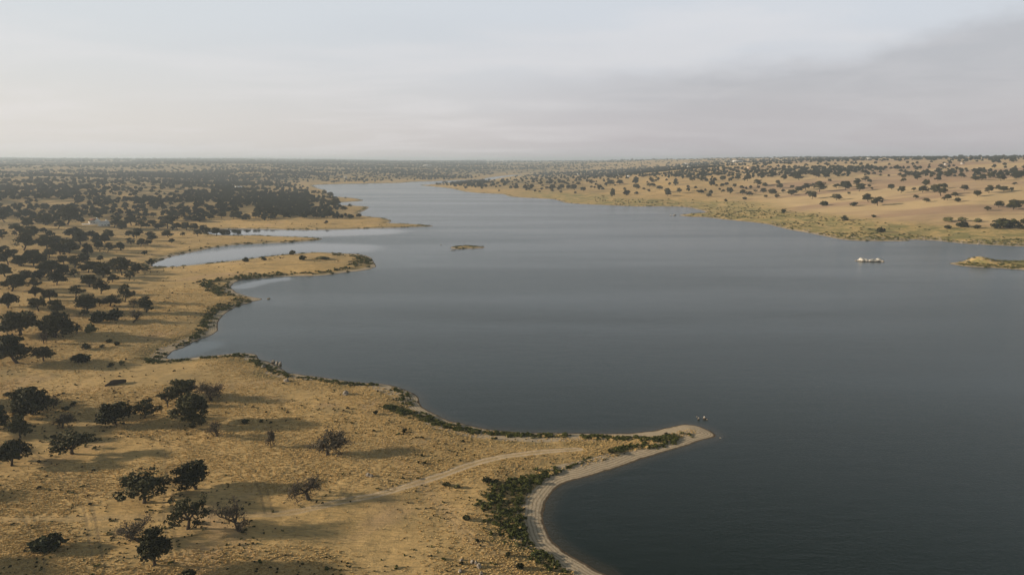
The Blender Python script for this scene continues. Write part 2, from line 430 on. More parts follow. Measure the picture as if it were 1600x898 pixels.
mud = t.mr(s_, -4.5, -0.3)
base = t.mix(t.m('MULTIPLY', mud, 0.55), (0.0030, 0.0100, 0.0070), (0.055, 0.045, 0.028))
rough = t.mix(calm, t.mr(bands, 0.3, 0.7, 0.26, 0.17), (0.04, 0.04, 0.04))
pw = principled(t, base, 0.2, 0.5, bump.outputs[0], IOR=1.333)
rg = t.m('ADD', t.m('MULTIPLY', t.mr(bands, 0.35, 0.65, 0.20, 0.145), t.m('SUBTRACT', 1.0, calm)), 0.03)
t.put(pw.inputs['Roughness'], rg)
st_i = 4
rw = np.arange(0, NR, 2); aw = np.arange(0, NA, 2)
if rw[-1] != NR - 1: rw = np.append(rw, NR - 1)
WX, WY, WS = GX[np.ix_(rw, aw)], GY[np.ix_(rw, aw)], S[np.ix_(rw, aw)]
WU, WV, _ = project(WX, WY, 0 * WX)
# sheltered water: the narrow inlets on the left
calmv = np.zeros(WX.shape)
for L, wd in (('235,412;300,404;400,392;480,386;540,388', 34), ('320,362;400,363;500,365;580,362', 40), ('262,558;290,550;320,540', 8), ('380,448;410,440;440,436', 8)):
    ln = np.array(to_world(pts(L)))
    calmv = np.maximum(calmv, 1 - sst(line_dist(WX, WY, ln), wd * 0.35, wd * 1.3))
vw = np.stack([WX, WY, np.zeros_like(WX)], -1).reshape(-1, 3)
n0, n1_ = WX.shape
idx = np.arange(n0 * n1_).reshape(n0, n1_)
qw = np.stack([idx[:-1, :-1], idx[1:, :-1], idx[1:, 1:], idx[:-1, 1:]], -1).reshape(-1, 4)[:, ::-1]
fsw = ((WS[:-1, :-1] + WS[1:, :-1] + WS[1:, 1:] + WS[:-1, 1:]) / 4).reshape(-1)
dww = np.hypot(WX, WY)[:-1, :-1].reshape(-1)
qw = qw[fsw < 6 + 0.03 * dww]
use, inv = np.unique(qw, return_inverse=True)
wo_ = new_mesh_obj('water', vw[use], inv.reshape(-1, 4), M_water, dict(shore=WS.reshape(-1)[use], calm=calmv.reshape(-1)[use]))
wo_['kind'] = 'structure'

# ------------------------------------------------------------------ haze
bpyhz, t = new_mat('haze_air')
pv = t.n('ShaderNodeVolumePrincipled')
pv.inputs['Color'].default_value = (0.72, 0.84, 0.97, 1)
pv.inputs['Density'].default_value = 1.3e-4
pv.inputs['Anisotropy'].default_value = 0.2
o_ = t.n('ShaderNodeOutputMaterial'); t.nt.links.new(pv.outputs[0], o_.inputs['Volume'])
def box_verts(x0, x1, y0, y1, z0, z1):
    v = [(x, y, z) for z in (z0, z1) for y in (y0, y1) for x in (x0, x1)]
    f = [(0, 2, 3, 1), (4, 5, 7, 6), (0, 1, 5, 4), (2, 6, 7, 3), (0, 4, 6, 2), (1, 3, 7, 5)]
    return v, f
v, f = box_verts(-15500, 15500, -400, 15800, -6, 125)
hz = new_mesh_obj('haze', v, f, bpyhz, smooth=False)
hz['kind'] = 'stuff'

# ------------------------------------------------------------------ plant materials
def leaf_mat(name, a, b, trans=0.15):
    m, t = new_mat(name)
    oi = t.n('ShaderNodeObjectInfo'); g = t.n('ShaderNodeNewGeometry')
    n = t.m('ADD', t.m('MULTIPLY', t.noise(g.outputs['Position'], 0.9, 3, 0.6), 0.4), t.m('MULTIPLY', t.noise(g.outputs['Position'], 3.5, 3, 0.7), 0.6))
    r = t.m('ADD', t.m('MULTIPLY', oi.outputs['Random'], 0.5), t.m('MULTIPLY', t.mr(n, 0.35, 0.65), 0.5))
    c = t.mix(r, a, b)
    p = principled(t, c, 0.75, 0.12)
    return m
M_leaf = leaf_mat('oak_leaves', (0.018, 0.020, 0.008), (0.095, 0.090, 0.040))
M_leaf_dull = leaf_mat('dull_oak_leaves', (0.075, 0.065, 0.044), (0.145, 0.122, 0.086))
M_leaf_far = leaf_mat('far_oak_leaves', (0.020, 0.026, 0.013), (0.062, 0.064, 0.032))
M_bush = leaf_mat('bush_leaves', (0.024, 0.028, 0.011), (0.062, 0.062, 0.022))
M_reed = leaf_mat('shore_scrub_leaves', (0.038, 0.052, 0.014), (0.145, 0.150, 0.044))
M_pale = leaf_mat('pale_scrub_leaves', (0.11, 0.12, 0.05), (0.20, 0.18, 0.08))
M_straw = leaf_mat('straw', (0.50, 0.355, 0.165), (0.74, 0.55, 0.26))
M_bark, t = new_mat('bark')
g = t.n('ShaderNodeNewGeometry')
principled(t, t.mix(t.noise(g.outputs['Position'], 4, 4), (0.040, 0.030, 0.022), (0.10, 0.080, 0.060)), 0.9, 0.1)
M_twig, t = new_mat('bare_twigs')
g = t.n('ShaderNodeNewGeometry')
principled(t, t.mix(t.noise(g.outputs['Position'], 2, 4), (0.045, 0.036, 0.028), (0.12, 0.095, 0.072)), 0.9, 0.1)

# ------------------------------------------------------------------ trees
def unit(v):
    l = np.linalg.norm(v); return v / l if l > 1e-9 else np.array([0, 0, 1.0])
class Geo:
    def __init__(s): s.v = []; s.f = []; s.n = 0
    def add(s, v, f):
        s.v.append(np.asarray(v, float)); s.f.append(np.asarray(f, int) + s.n); s.n += len(v)
    def tube(s, path, radii, k=6):
        path = [np.array(p, float) for p in path]; rows = []
        for i, p in enumerate(path):
            d = unit(path[min(i+1, len(path)-1)] - path[max(i-1, 0)])
            a = unit(np.cross(d, [0.31, 0.9, 0.17])); b = np.cross(d, a)
            th = np.arange(k) * 2 * math.pi / k
            rows.append(p + radii[i] * (np.cos(th)[:, None] * a + np.sin(th)[:, None] * b))
        v = np.concatenate(rows); f = []
        for i in range(len(path) - 1):
            for j in range(k):
                f.append((i*k+j, i*k+(j+1) % k, (i+1)*k+(j+1) % k, (i+1)*k+j))
        tip = len(v)
        s.add(np.concatenate([v, [path[-1]]]), f + [(tip - k + j, tip - k + (j+1) % k, tip, tip) for j in range(0)])
        return s
    def leaves(s, centers, sizes, rng, flat=0.0):
        n = len(centers)
        a = rng.normal(size=(n, 3)); a /= np.linalg.norm(a, axis=1)[:, None]
        b = rng.normal(size=(n, 3)); b[:, 2] *= (1 - flat); b -= (a * b).sum(1)[:, None] * a; b /= np.linalg.norm(b, axis=1)[:, None]
        sz = np.asarray(sizes)[:, None]
        asp = rng.uniform(0.55, 1.0, (n, 1))
        q = np.stack([centers - a*sz, centers - b*sz*asp, centers + a*sz*0.9, centers + b*sz*asp], 1).reshape(-1, 3)
        s.add(q, np.arange(4 * n).reshape(n, 4))
    def mesh(s, name, mat, smooth=False):
        v = np.concatenate(s.v); f = np.concatenate(s.f)
        me = bpy.data.meshes.new(name)
        me.vertices.add(len(v)); me.vertices.foreach_set('co', v.astype(np.float32).ravel())
        me.loops.add(f.size); me.loops.foreach_set('vertex_index', f.astype(np.int32).ravel())
        me.polygons.add(len(f)); me.polygons.foreach_set('loop_start', np.arange(len(f), dtype=np.int32) * 4)
        if smooth: me.polygons.foreach_set('use_smooth', np.ones(len(f), bool))
        me.update(calc_edges=True); me.materials.append(mat)
        return me

def bend_path(rng, p, d, length, segs=4, wob=0.25, up=0.0):
    out = [np.array(p, float)]; d = unit(np.array(d, float))
    for i in range(segs):
        d = unit(d + rng.normal(size=3) * wob + np.array([0, 0, up]))
        out.append(out[-1] + d * length / segs)
    return out

def make_oak(seed, n_limb=6, spread=1.0, density=1.0, leaf=0.30, mat=None, trunk_h=2.3, lean=0.0, droop=0.0, sub=4, big=1.0):
    """holm oak about 10 m wide and 7.5 m high: thick short trunk, spreading limbs, clumped crown"""
    rng = np.random.default_rng(seed)
    tk = Geo(); cr = Geo(); br = Geo()
    ldir = unit(np.array([lean, rng.normal() * 0.1, 1.0]))
    base = bend_path(rng, (0, 0, -0.3), ldir, trunk_h + 0.3, 4, 0.10)
    tk.tube(base, [0.38, 0.29, 0.26, 0.24, 0.24], 8)
    top = base[-1]; ends = []
    for i in range(n_limb):
        a = i * 2 * math.pi / n_limb + rng.uniform(-0.4, 0.4)
        el = rng.uniform(0.38, 1.0)
        d = (math.cos(a) * math.cos(el), math.sin(a) * math.cos(el), math.sin(el))
        L = rng.uniform(2.5, 4.0) * spread * (1.0 if el < 0.7 else 0.85)
        lp = bend_path(rng, top - np.array([0, 0, rng.uniform(0, 0.4)]), d, L, 4, 0.22, 0.06)
        tk.tube(lp, [0.24, 0.17, 0.13, 0.10, 0.06], 6)
        ends.append((lp[-1], 1.0)); ends.append((lp[3], 0.9))
        for j in range(sub):
            st = lp[rng.integers(1, 4)]
            dd = unit(np.array(d) + rng.normal(size=3) * 0.75 + np.array([0, 0, 0.25]))
            sp = bend_path(rng, st, dd, rng.uniform(1.2, 2.3) * spread, 3, 0.25, 0.04 - droop)
            tk.tube(sp, [0.09, 0.06, 0.045, 0.025], 5)
            ends.append((sp[-1], rng.uniform(0.7, 1.0)))
    # upper dome clumps
    for i in range(int(7 * big)):
        a = rng.uniform(0, 2*math.pi); r = rng.uniform(0, 2.6) * spread
        ends.append((np.array([math.cos(a) * r, math.sin(a) * r, 0]) + top * np.array([1, 1, 0]) + np.array([0, 0, trunk_h + 3.9 - 0.28 * r + rng.uniform(-0.5, 0.4)]), rng.uniform(0.8, 1.1)))
    for i in range(int(5 * big)):     # lower skirt, broken and uneven
        a = rng.uniform(0, 2*math.pi); r = rng.uniform(1.8, 3.3) * spread
        ends.append((np.array([math.cos(a) * r, math.sin(a) * r, 0]) + top * np.array([1, 1, 0]) + np.array([0, 0, trunk_h + rng.uniform(-0.2, 1.2)]), rng.uniform(0.7, 1.0)))
    for (c, k) in ends:
        R = rng.uniform(0.75, 1.25) * k * big
        n = max(6, int(rng.uniform(60, 95) * density * k))
        d = rng.normal(size=(n, 3)); d /= np.linalg.norm(d, axis=1)[:, None]
        rad_ = R * rng.uniform(0.35, 1.05, n) ** 0.6
        C = c + d * rad_[:, None] * np.array([1.15, 1.15, 0.72])
        cr.leaves(C, rng.uniform(0.6, 1.25, n) * leaf, rng)
        m = int(n * 0.12)
        if m:   # stray sprays outside the clump
            C2 = c + d[:m] * R * rng.uniform(1.1, 1.5, (m, 1)) * np.array([1.1, 1.1, 0.7])
            cr.leaves(C2, np.full(m, leaf * 0.7), rng)
    return tk.mesh('trunk', M_bark, True), cr.mesh('crown', mat or M_leaf)

def make_bare(seed, leafy=0.0, spread=1.0, lean=0.0, n_limb=5, trunk_h=1.9):
    """bare or nearly bare old oak: crooked limbs, forks and fine twigs"""
    rng = np.random.default_rng(seed)
    tk = Geo(); br = Geo(); cr = Geo()
    base = bend_path(rng, (0, 0, -0.3), (lean, 0.05, 1), trunk_h + 0.3, 4, 0.14)
    tk.tube(base, [0.48, 0.36, 0.31, 0.29, 0.27], 8)
    top = base[-1]; tips = []
    def grow(p, d, L, r, lvl):
        path = bend_path(rng, p, d, L, 4, 0.30, 0.05)
        g = tk if lvl == 0 else br
        g.tube(path, [r, r*0.84, r*0.70, r*0.56, r*0.42], 5 if lvl < 2 else 3)
        if lvl >= 3: tips.append(path[-1]); return
        for j in range((5, 5, 4)[lvl]):
            st = path[rng.integers(1, 5)]
            dd = unit(unit(path[-1] - path[0]) + rng.normal(size=3) * 0.75 + np.array([0, 0, 0.12]))
            grow(st, dd, L * rng.uniform(0.45, 0.72), r * 0.50, lvl + 1)
        tips.append(path[-1])
    for i in range(n_limb):
        a = i * 2 * math.pi / n_limb + rng.uniform(-0.5, 0.5); el = rng.uniform(0.15, 0.8)
        grow(top, (math.cos(a) * math.cos(el), math.sin(a) * math.cos(el), math.sin(el)), rng.uniform(2.0, 3.0) * spread, 0.21, 0)
    out = [tk.mesh('trunk', M_bark, True), br.mesh('branches', M_twig, True)]
    tips = np.array(tips)
    n = int(len(tips) * 2.0 + leafy * 2600)
    C = tips[rng.integers(0, len(tips), n)] + rng.normal(size=(n, 3)) * 0.30
    cr.leaves(C, rng.uniform(0.05, 0.17, n) if leafy < 0.3 else rng.uniform(0.10, 0.24, n), rng)
    out.append(cr.mesh('crown', M_leaf_dull))
    return out

def make_bush(seed, mat, leaf=0.16, n_blob=9, low=1.0):
    """unit bush: about 2 m wide, 1.3 m high"""
    rng = np.random.default_rng(seed); cr = Geo(); st = Geo()
    for i in range(5):
        a = rng.uniform(0, 6.28)
        st.tube(bend_path(rng, (0, 0, -0.1), (math.cos(a) * 0.6, math.sin(a) * 0.6, 0.8), 0.8 * low, 3, 0.2), [0.05, 0.035, 0.025, 0.012], 4)
    for i in range(n_blob):
        a = rng.uniform(0, 6.28); r = rng.uniform(0, 0.65)
        c = np.array([math.cos(a) * r, math.sin(a) * r, rng.uniform(0.30, 0.85) * low * (1 - 0.4 * r)])
        R = rng.uniform(0.28, 0.46); n = 46
        d = rng.normal(size=(n, 3)); d /= np.linalg.norm(d, axis=1)[:, None]
        C = c + d * (R * rng.uniform(0.3, 1.1, (n, 1))) * np.array([1, 1, 0.8 * low])
        C[:, 2] = np.maximum(C[:, 2], 0.02)
        cr.leaves(C, rng.uniform(0.5, 1.2, n) * leaf, rng)
    return cr.mesh('foliage', mat), st.mesh('stem', M_bark, True)

def make_spiky(seed, mat, n=70, h=1.0, w=0.5):
    """tussock of upright blades, about 1 m"""
    rng = np.random.default_rng(seed); g = Geo()
    a = rng.uniform(0, 6.283, n); r = rng.uniform(0, 0.35, n) * w * 2
    b = np.stack([np.cos(a) * r, np.sin(a) * r, np.full(n, -0.05)], 1)
    tip = b + np.stack([np.cos(a) * w * rng.uniform(0.1, 1, n), np.sin(a) * w * rng.uniform(0.1, 1, n), h * rng.uniform(0.5, 1.0, n)], 1)
    side = np.stack([-np.sin(a), np.cos(a), np.zeros(n)], 1) * (0.06 * w * 2)
    mid = (b + tip) / 2 + np.array([0, 0, 0.08 * h])
    v = np.stack([b - side, b + side, mid + side * 1.2, mid - side * 1.2, tip, ], 1)
    for i in range(n):
        g.add(v[i], [(0, 1, 2, 3), (3, 2, 4, 4)])
    # drop the degenerate quad by widening the tip
    vv = np.concatenate(g.v); ff = np.concatenate(g.f)
    ff = ff[ff[:, 2] != ff[:, 3]]
    g.v = [vv]; g.f = [ff]
    return g.mesh('tussock', mat)

OAK = [make_oak(1), make_oak(2, 7, 1.05), make_oak(3, 5, 0.95, 1.1), make_oak(4, 6, 1.0, 0.9, trunk_h=2.9, lean=0.2),
       make_oak(5, 7, 0.92, 1.15, big=1.15), make_oak(6, 6, 1.1, 0.8, lean=-0.15), make_oak(7, 8, 0.95, 1.1, trunk_h=1.5, big=1.1), make_oak(8, 5, 1.05, 0.75, trunk_h=3.2)]
TALL = make_oak(9, 5, 0.80, 1.0, trunk_h=3.6, sub=5, big=1.15)
OPEN = [make_oak(21, 5, 1.12, 0.42, leaf=0.26, trunk_h=2.5, big=0.72, sub=5), make_oak(22, 6, 1.1, 0.36, leaf=0.26, trunk_h=2.2, big=0.75, sub=5, lean=-0.2), make_oak(23, 5, 1.1, 0.30, leaf=0.24, mat=M_leaf_dull, trunk_h=2.0, big=0.8, sub=5)]
BARE = [make_bare(31), make_bare(32, 0.03, 1.1, 0.25, 5), make_bare(33, 0.05, 1.0, -0.3, 4), make_bare(34, 0.45, 1.05), make_bare(35, 0.1, 0.9, 0.1, 6, 1.6)]
BUSH = [make_bush(41, M_bush), make_bush(42, M_bush, 0.18, 12), make_bush(43, M_bush, 0.15, 7)]
PALEBUSH = [make_bush(44, M_pale), make_bush(45, M_pale, 0.15, 7)]

def mesh_dims(me):
    co = np.empty(len(me.vertices) * 3, np.float32); me.vertices.foreach_get('co', co); co = co.reshape(-1, 3)
    lo = np.percentile(co, 1.0, axis=0); hi = np.percentile(co, 99.0, axis=0)
    return lo, hi
DIM = {}
def dims_of(var):
    k = id(var)
    if k not in DIM:
        D = [mesh_dims(m) for m in var]
        big = max(range(len(var)), key=lambda i: (D[i][1] - D[i][0])[0])
        lo, hi = D[big]; DIM[k] = ((hi[0] - lo[0] + hi[1] - lo[1]) / 2, max(d[1][2] for d in D))
    return DIM[k]

def add_obj(name, mesh, parent=None):
    o = bpy.data.objects.new(name, mesh); COL.objects.link(o)
    if parent is not None: o.parent = parent
    return o
TREES = []
def plant(kind, var, u, v, wpx, label, cat, group=None, hpx=None, rot=None, world=None, width=None, sink=0.0):
    """one plant standing where the sight line (u, v) meets the ground, wpx wide in the photograph"""
    if world is None:
        x, y, z = ground_hit(u, v)
    else:
        x, y = world; z = float(grid_sample(GZ, x, y))
    dist = project(x, y, z)[2]
    W = width or wpx * dist / F
    w0, h0 = dims_of(var)
    rnd = random.Random(hash((round(x, 1), round(y, 1))))
    dep = math.atan2(H - z, math.hypot(x, y))
    W *= 0.94
    Ht = ((hpx - 0.30 * wpx * math.sin(dep)) * dist / F / math.cos(dep)) if hpx else W * rnd.uniform(0.68, 0.98) * (0.85 if cat == 'bush' else 1)
    e = bpy.data.objects.new(kind, None); COL.objects.link(e)
    e.empty_display_size = 1
    e.location = (x, y, z - sink)
    e.rotation_euler = (0, 0, rot if rot is not None else rnd.uniform(0, 6.283))
    e.scale = (W / w0, W / w0, Ht / h0)
    e['label'] = label; e['category'] = cat
    if group: e['group'] = group
    for m in var:
        add_obj(m.name.split('.')[0], m, e)
    TREES.append((x, y, W))
    return e

# ---- near trees, one by one: u, v of the trunk foot, width, height in photograph pixels
NEAR = [
 ('holm_oak', OAK[5], 225, 785, 75, 50, 'wide holm oak with airy flat crown, alone below the middle of the left pasture', 2.1),
 ('holm_oak', OAK[2], 307, 764, 52, 43, 'compact domed holm oak with skirt-like crown above the dirt track', 0.4),
 ('holm_oak', OPEN[0], 293, 826, 66, 54, 'open-crowned holm oak on a bare stem just below the dirt track', 1.0),
 ('holm_oak', TALL, 242, 882, 46, 60, 'tall narrow holm oak on a thin stem, lowest tree in the picture', 0.2),
 ('holm_oak', OPEN[1], 114, 708, 63, 42, 'one-sided holm oak with thin curved trunk and crown heavier to its right', 0.9),
 ('holm_oak', OAK[1], 19, 727, 50, 42, 'broad holm oak, lower one of the three trees at the left edge', 0.5),
 ('holm_oak', OAK[3], 32, 684, 35, 36, 'ragged holm oak standing right behind the broad oak at the left edge', 1.5),
 ('holm_oak', OAK[0], -2, 671, 34, 32, 'holm oak cut by the left edge of the view beside the ragged oak', 2.5),
 ('holm_oak', OAK[6], 50, 647, 56, 46, 'large dense holm oak with a low spreading crown on the left slope', 0.2),
 ('holm_oak', OPEN[2], 84, 638, 22, 22, 'small thin-leaved oak touching the large dense oak on its right', 0.2),
 ('holm_oak', OAK[4], 181, 663, 43, 36, 'round holm oak with light showing through its lower crown, left of the smaller oak', 0.9),
 ('holm_oak', OAK[7], 225, 653, 38, 33, 'smaller holm oak between the round oak and the clump of four', 1.9),
 ('holm_oak', OAK[1], 302, 662, 60, 50, 'biggest and lowest-standing holm oak of the clump above the pasture', 3.9),
 ('holm_oak', OAK[0], 281, 624, 43, 32, 'dome-crowned holm oak at the back of the clump above the pasture', 0.7),
 ('holm_oak', OPEN[1], 262, 636, 24, 30, 'scrawny half-bare oak at the left side of the clump', 4.0),
 ('bare_tree', BARE[3], 512, 710, 58, 38, 'grey-brown nearly leafless tree with a full rounded crown, standing alone mid pasture', 0.3),
 ('bare_tree', BARE[0], 482, 780, 54, 40, 'bare dark-trunked tree with crooked limbs right beside the dirt track bend', 0.8),
 ('bare_tree', BARE[2], 374, 828, 66, 46, 'bare tree forking wide into two limbs below the dirt track', 0.0),
 ('bare_tree', BARE[1], 218, 844, 60, 38, 'bare tree with one long limb reaching left, beside the tall narrow oak', 3.2),
 ('bare_tree', BARE[4], 330, 625, 44, 32, 'bare twisted tree behind the biggest oak of the clump', 1.2),
 ('bare_tree', BARE[0], 339, 681, 30, 27, 'small bare tree standing in the shadow below the clump', 2.2),
 ('bare_tree', BARE[3], 423, 697, 17, 25, 'tiny bushy-headed bare tree between the small bare tree and the grey-brown one', 1.2),
 ('bare_tree', BARE[4], 69, 537, 14, 20, 'thin bare tree behind the small oak on the left slope', 1.2),
 ('bare_tree', BARE[1], 209, 503, 24, 22, 'pale bare tree at the right end of the two dense round bushes', 0.6),
 ('bare_tree', BARE[3], 98, 668, 30, 22, 'reddish brown leafless low tree behind the one-sided oak', 0.6),
 ('holm_oak', OAK[2], 28, 567, 52, 46, 'big soft-edged holm oak low on the left slope beside a small oak', 1.6),
 ('holm_oak', OAK[3], 69, 564, 27, 24, 'small neat holm oak right of the big soft-edged oak', 2.6),
 ('holm_oak', OAK[4], 33, 522, 46, 37, 'large holm oak at left, left one of the big pair', 0.6),
 ('holm_oak', OAK[6], 86, 527, 46, 40, 'large dark holm oak, right one of the big pair with a low skirt', 2.0),
 ('holm_oak', OPEN[0], 120, 522, 16, 17, 'little open oak with a curved stem beside the big pair', 2.0),
 ('holm_oak', OAK[5], 60, 486, 28, 22, 'holm oak standing clear on pale ground with its whole trunk in view', 3.0),
 ('holm_oak', OAK[0], 91, 490, 22, 23, 'lopsided holm oak right of the one with the whole trunk in view', 4.0),
 ('holm_oak', OAK[1], 13, 481, 30, 24, 'spreading holm oak near the left edge on the pale strip of ground', 1.0),
 ('holm_oak', OAK[7], 195, 472, 22, 29, 'upright egg-shaped holm oak on open grass left of the bay', 2.0),
 ('holm_oak', OPEN[1], 208, 480, 16, 14, 'small open oak just below the upright egg-shaped one', 2.0),
 ('holm_oak', OAK[3], 229, 488, 25, 25, 'double-lobed holm oak, the last tree before the bay shore', 1.0),
]
for k, var, u, v, wp, hp, lab, rot in NEAR:
    plant(k, var, u, v, wp, lab, 'tree', 'bare trees on the near pasture' if k == 'bare_tree' else 'holm oaks on the near pasture', hp, rot)

ORD = ['first', 'second', 'third', 'fourth', 'fifth', 'sixth', 'seventh', 'eighth', 'ninth', 'tenth', 'eleventh', 'twelfth', 'thirteenth',
       'fourteenth', 'fifteenth', 'sixteenth', 'seventeenth', 'eighteenth', 'nineteenth', 'twentieth']
def row(data, place, group, kind='holm_oak', cat='tree', vars_=None, noun='holm oak', sink=0.0):
    L = sorted(pts(data)); n = len(L); ws = sorted(p[2] for p in L)
    for i, p in enumerate(L):
        size = 'broad' if p[2] >= ws[int(n * 0.75)] else ('small' if p[2] <= ws[int(n * 0.25)] else 'mid-sized')
        if i == 0: o = 'leftmost'
        elif i == n - 1: o = 'rightmost'
        else: o = ORD[i] + ' from the left'
        V_ = vars_ or OAK
        h = p[3] if len(p) > 3 else None
        plant(kind, V_[(i * 5 + int(p[0])) % len(V_)], p[0], p[1], p[2], '%s %s, %s %s' % (size, noun, o, place), cat, group, h, None, sink=sink)

GL = 'holm oaks of the savanna on the left bank'
row('78,470,25;55,463,22;118,462,22;18,455,31;50,451,20;89,445,26;158,459,24;172,478,25;155,478,14;137,487,30;129,494,15;140,448,23;154,445,12;175,441,15',
    'in the loose band level with the near bay', GL)
row('39,437,21;60,433,16;76,431,30;98,429,20;161,434,27;202,438,17;191,430,26;216,426,17;138,426,22;8,432,24;118,433,16;232,424,10',
    'in the belt level with the first spit', GL)
row('53,416,18;33,415,22;63,412,20;13,413,25;117,418,20;100,414,18;80,424,26;131,410,18;191,419,40,18;216,423,17;159,424,20;178,418,15',
    'in the dense belt just below the narrow inlet', GL)
row('37,391,30;54,401,15;77,403,17;74,391,26;94,398,24;108,396,24;22,399,12;137,397,16;5,398,20;168,394,17;189,391,15;152,390,14;47,405,16',
    'in the belt left of the narrow inlet mouth', GL)
row('3,373,16;32,369,18;49,373,24;113,373,22;126,381,22;152,383,16;164,379,14;169,372,17;205,382,14;220,385,14;231,383,12;238,376,12;217,367,16;88,380,18;70,377,14',
    'in the belt right below the white farmhouse', GL)
row('71,352,24;105,351,30;91,357,18;7,347,22;178,356,18;191,358,14;205,352,20;220,358,16;148,338,12;160,337,10;238,352,12;40,356,18;24,360,15;117,366,12;185,345,13',
    'among the trees around the white farmhouse', GL)
row('264,371,16;268,380,10;286,369,8;309,369,13;325,367,12;339,367.5,14;348,366,7;356,366,8;374,367,8;262,357,22;277,359,16;292,360,14;304,360,12;248,358,14;318,362,12',
    'in the tree line along the upper inlet', GL)
row('277,341,10;271,345,8;312,346,18,7;295,344,15,7;239,340,11;346,341,11;330,343,9;365,342,12;385,343,12;400,341,13',
    'on the bare ground behind the upper inlet', GL)
row('525,321,12;515,320,10;504,318,12;495,316,9;485,315,10;516,307,9;507,305,8;499,304,7;491,303.5,9;512,340,14;510,350,7;549,341,8;480,304,9',
    'on the wooded points reaching into the lake', GL)
GR = 'holm oaks scattered over the tan fields across the lake'
row('1542,329,10;1560,324,12;1583,327.5,16;1598,320.6,8;1447.5,316,9;1496,315.4,8;1480,313,12;1430.5,311,8;1357,315.4,14;1371,321.5,17;1307,312.8,14',
    'in the nearest row of the right field', GR)
row('1408,301.6,12;1427.6,298,7;1441,300.7,14;1470,306,22;1460,301,12;1493,306.8,9;1507,298,10;1527,306.8,10;1545,301.6,13;1559.6,296,8;1568,299,10;1580,299,7;1475,294.7,12;1394,296.4,11',
    'in the second row of the right field', GR)
row('1447,289.5,10;1585.5,289.5,7;1465,282.6,9;1502,277.5,10;1524,282,10;1533,282,11;1564,282.6,12;1433,281,9;1412,284,8;1410,278.3,8;1455,277.5,5;1589,279,12;1548,278,10;1480,276,11',
    'in the third row of the right field', GR)
row('1269,311,13;1206,303,12;1223,300.7,7;1214,309.4,8;1237,305,13;1246,300,12;1258.7,297,14;1268,293,9;1263,305,10;1280,300,18;1326,304,5;1321,297,15;1342,299,14;1362.5,296.4,5',
    'in the front row of the middle field', GR)
row('1219,294.7,9;1216,287.8,7;1238,294,7;1279,289.5,9;1307,294,10;1315.6,288.7,8;1327,293,8;1338,290,12;1359,293,6;1296,284.4,6;1353,283.5,11;1358,286,7;1225,281,9;1240,278,12;1249,281.8,12;1275,277.5,10;1290,278,10',
    'in the back rows of the middle field', GR)
row('1014,300,6;1007,297,6;1030,296.4,9;1044,300.7,9;1043,306,10;1062.6,301.6,9;1075.6,299,7;1090,300.7,5;1096.6,302.5,9;1111,303,7;1106,308.5,10;1130,300.7,6;1141.5,302.5,10;1159.6,304,10;1170,306,9;1180.7,300.7,7;1192.4,301.6,9;1197,309,6',
    'in the shore row above the narrow point', GR)
row('1075,293.8,5;1147.5,293,7;1159,295.6,7;1183,291,12;1195,291,8;1112,290,9;1130,290,4;1135.5,289.5,6;1055,290,9;1046,289.5,6;1015,292,9;1083,283.5,10;1129.4,281.8,10;1098,283.5,10;1168,283,12;1153,281,8',
    'in the row behind the reddish field', GR)
row('863,297,10;877,296.4,10;876,301.6,5;887,295.6,8;898,297,10;898,303,5;912,299,9;924,293.8,5;937,296.4,10;957,306.8,8,12;979.5,305,10;977,298,6;995,304,6;995,296,9;843,300.7,4;820.7,296.4,9;831,294.7,8;806,294.7,8',
    'in the shore row of the far right bank', GR)
row('953,289.5,11;968,288,10;991.5,287,10;694,285.8,4;714,286,4;727.5,287,3;742,287,3;747,286,4;762,285.6,4;925,288,8;903,289,7;880,287,7;860,286,8;845,289,7',
    'in the upper row of the far right bank', GR)
# trees standing just outside the left edge whose shadows cross the pasture
for i, (x, y, wdt) in enumerate([(-128, 112, 11), (-150, 140, 12), (-165, 165, 10), (-150, 182, 11), (-178, 205, 12), (-112, 92, 10)]):
    plant('holm_oak', OAK[i % 8], 0, 0, 0, ('nearest', 'second nearest', 'third nearest', 'third farthest', 'second farthest', 'farthest')[(5, 4, 3, 2, 1, 0)[(i + 1) % 6]] + ' of the six oaks beyond the left end of the track', 'tree', 'holm oaks beyond the pasture edge', world=(x, y), width=wdt)

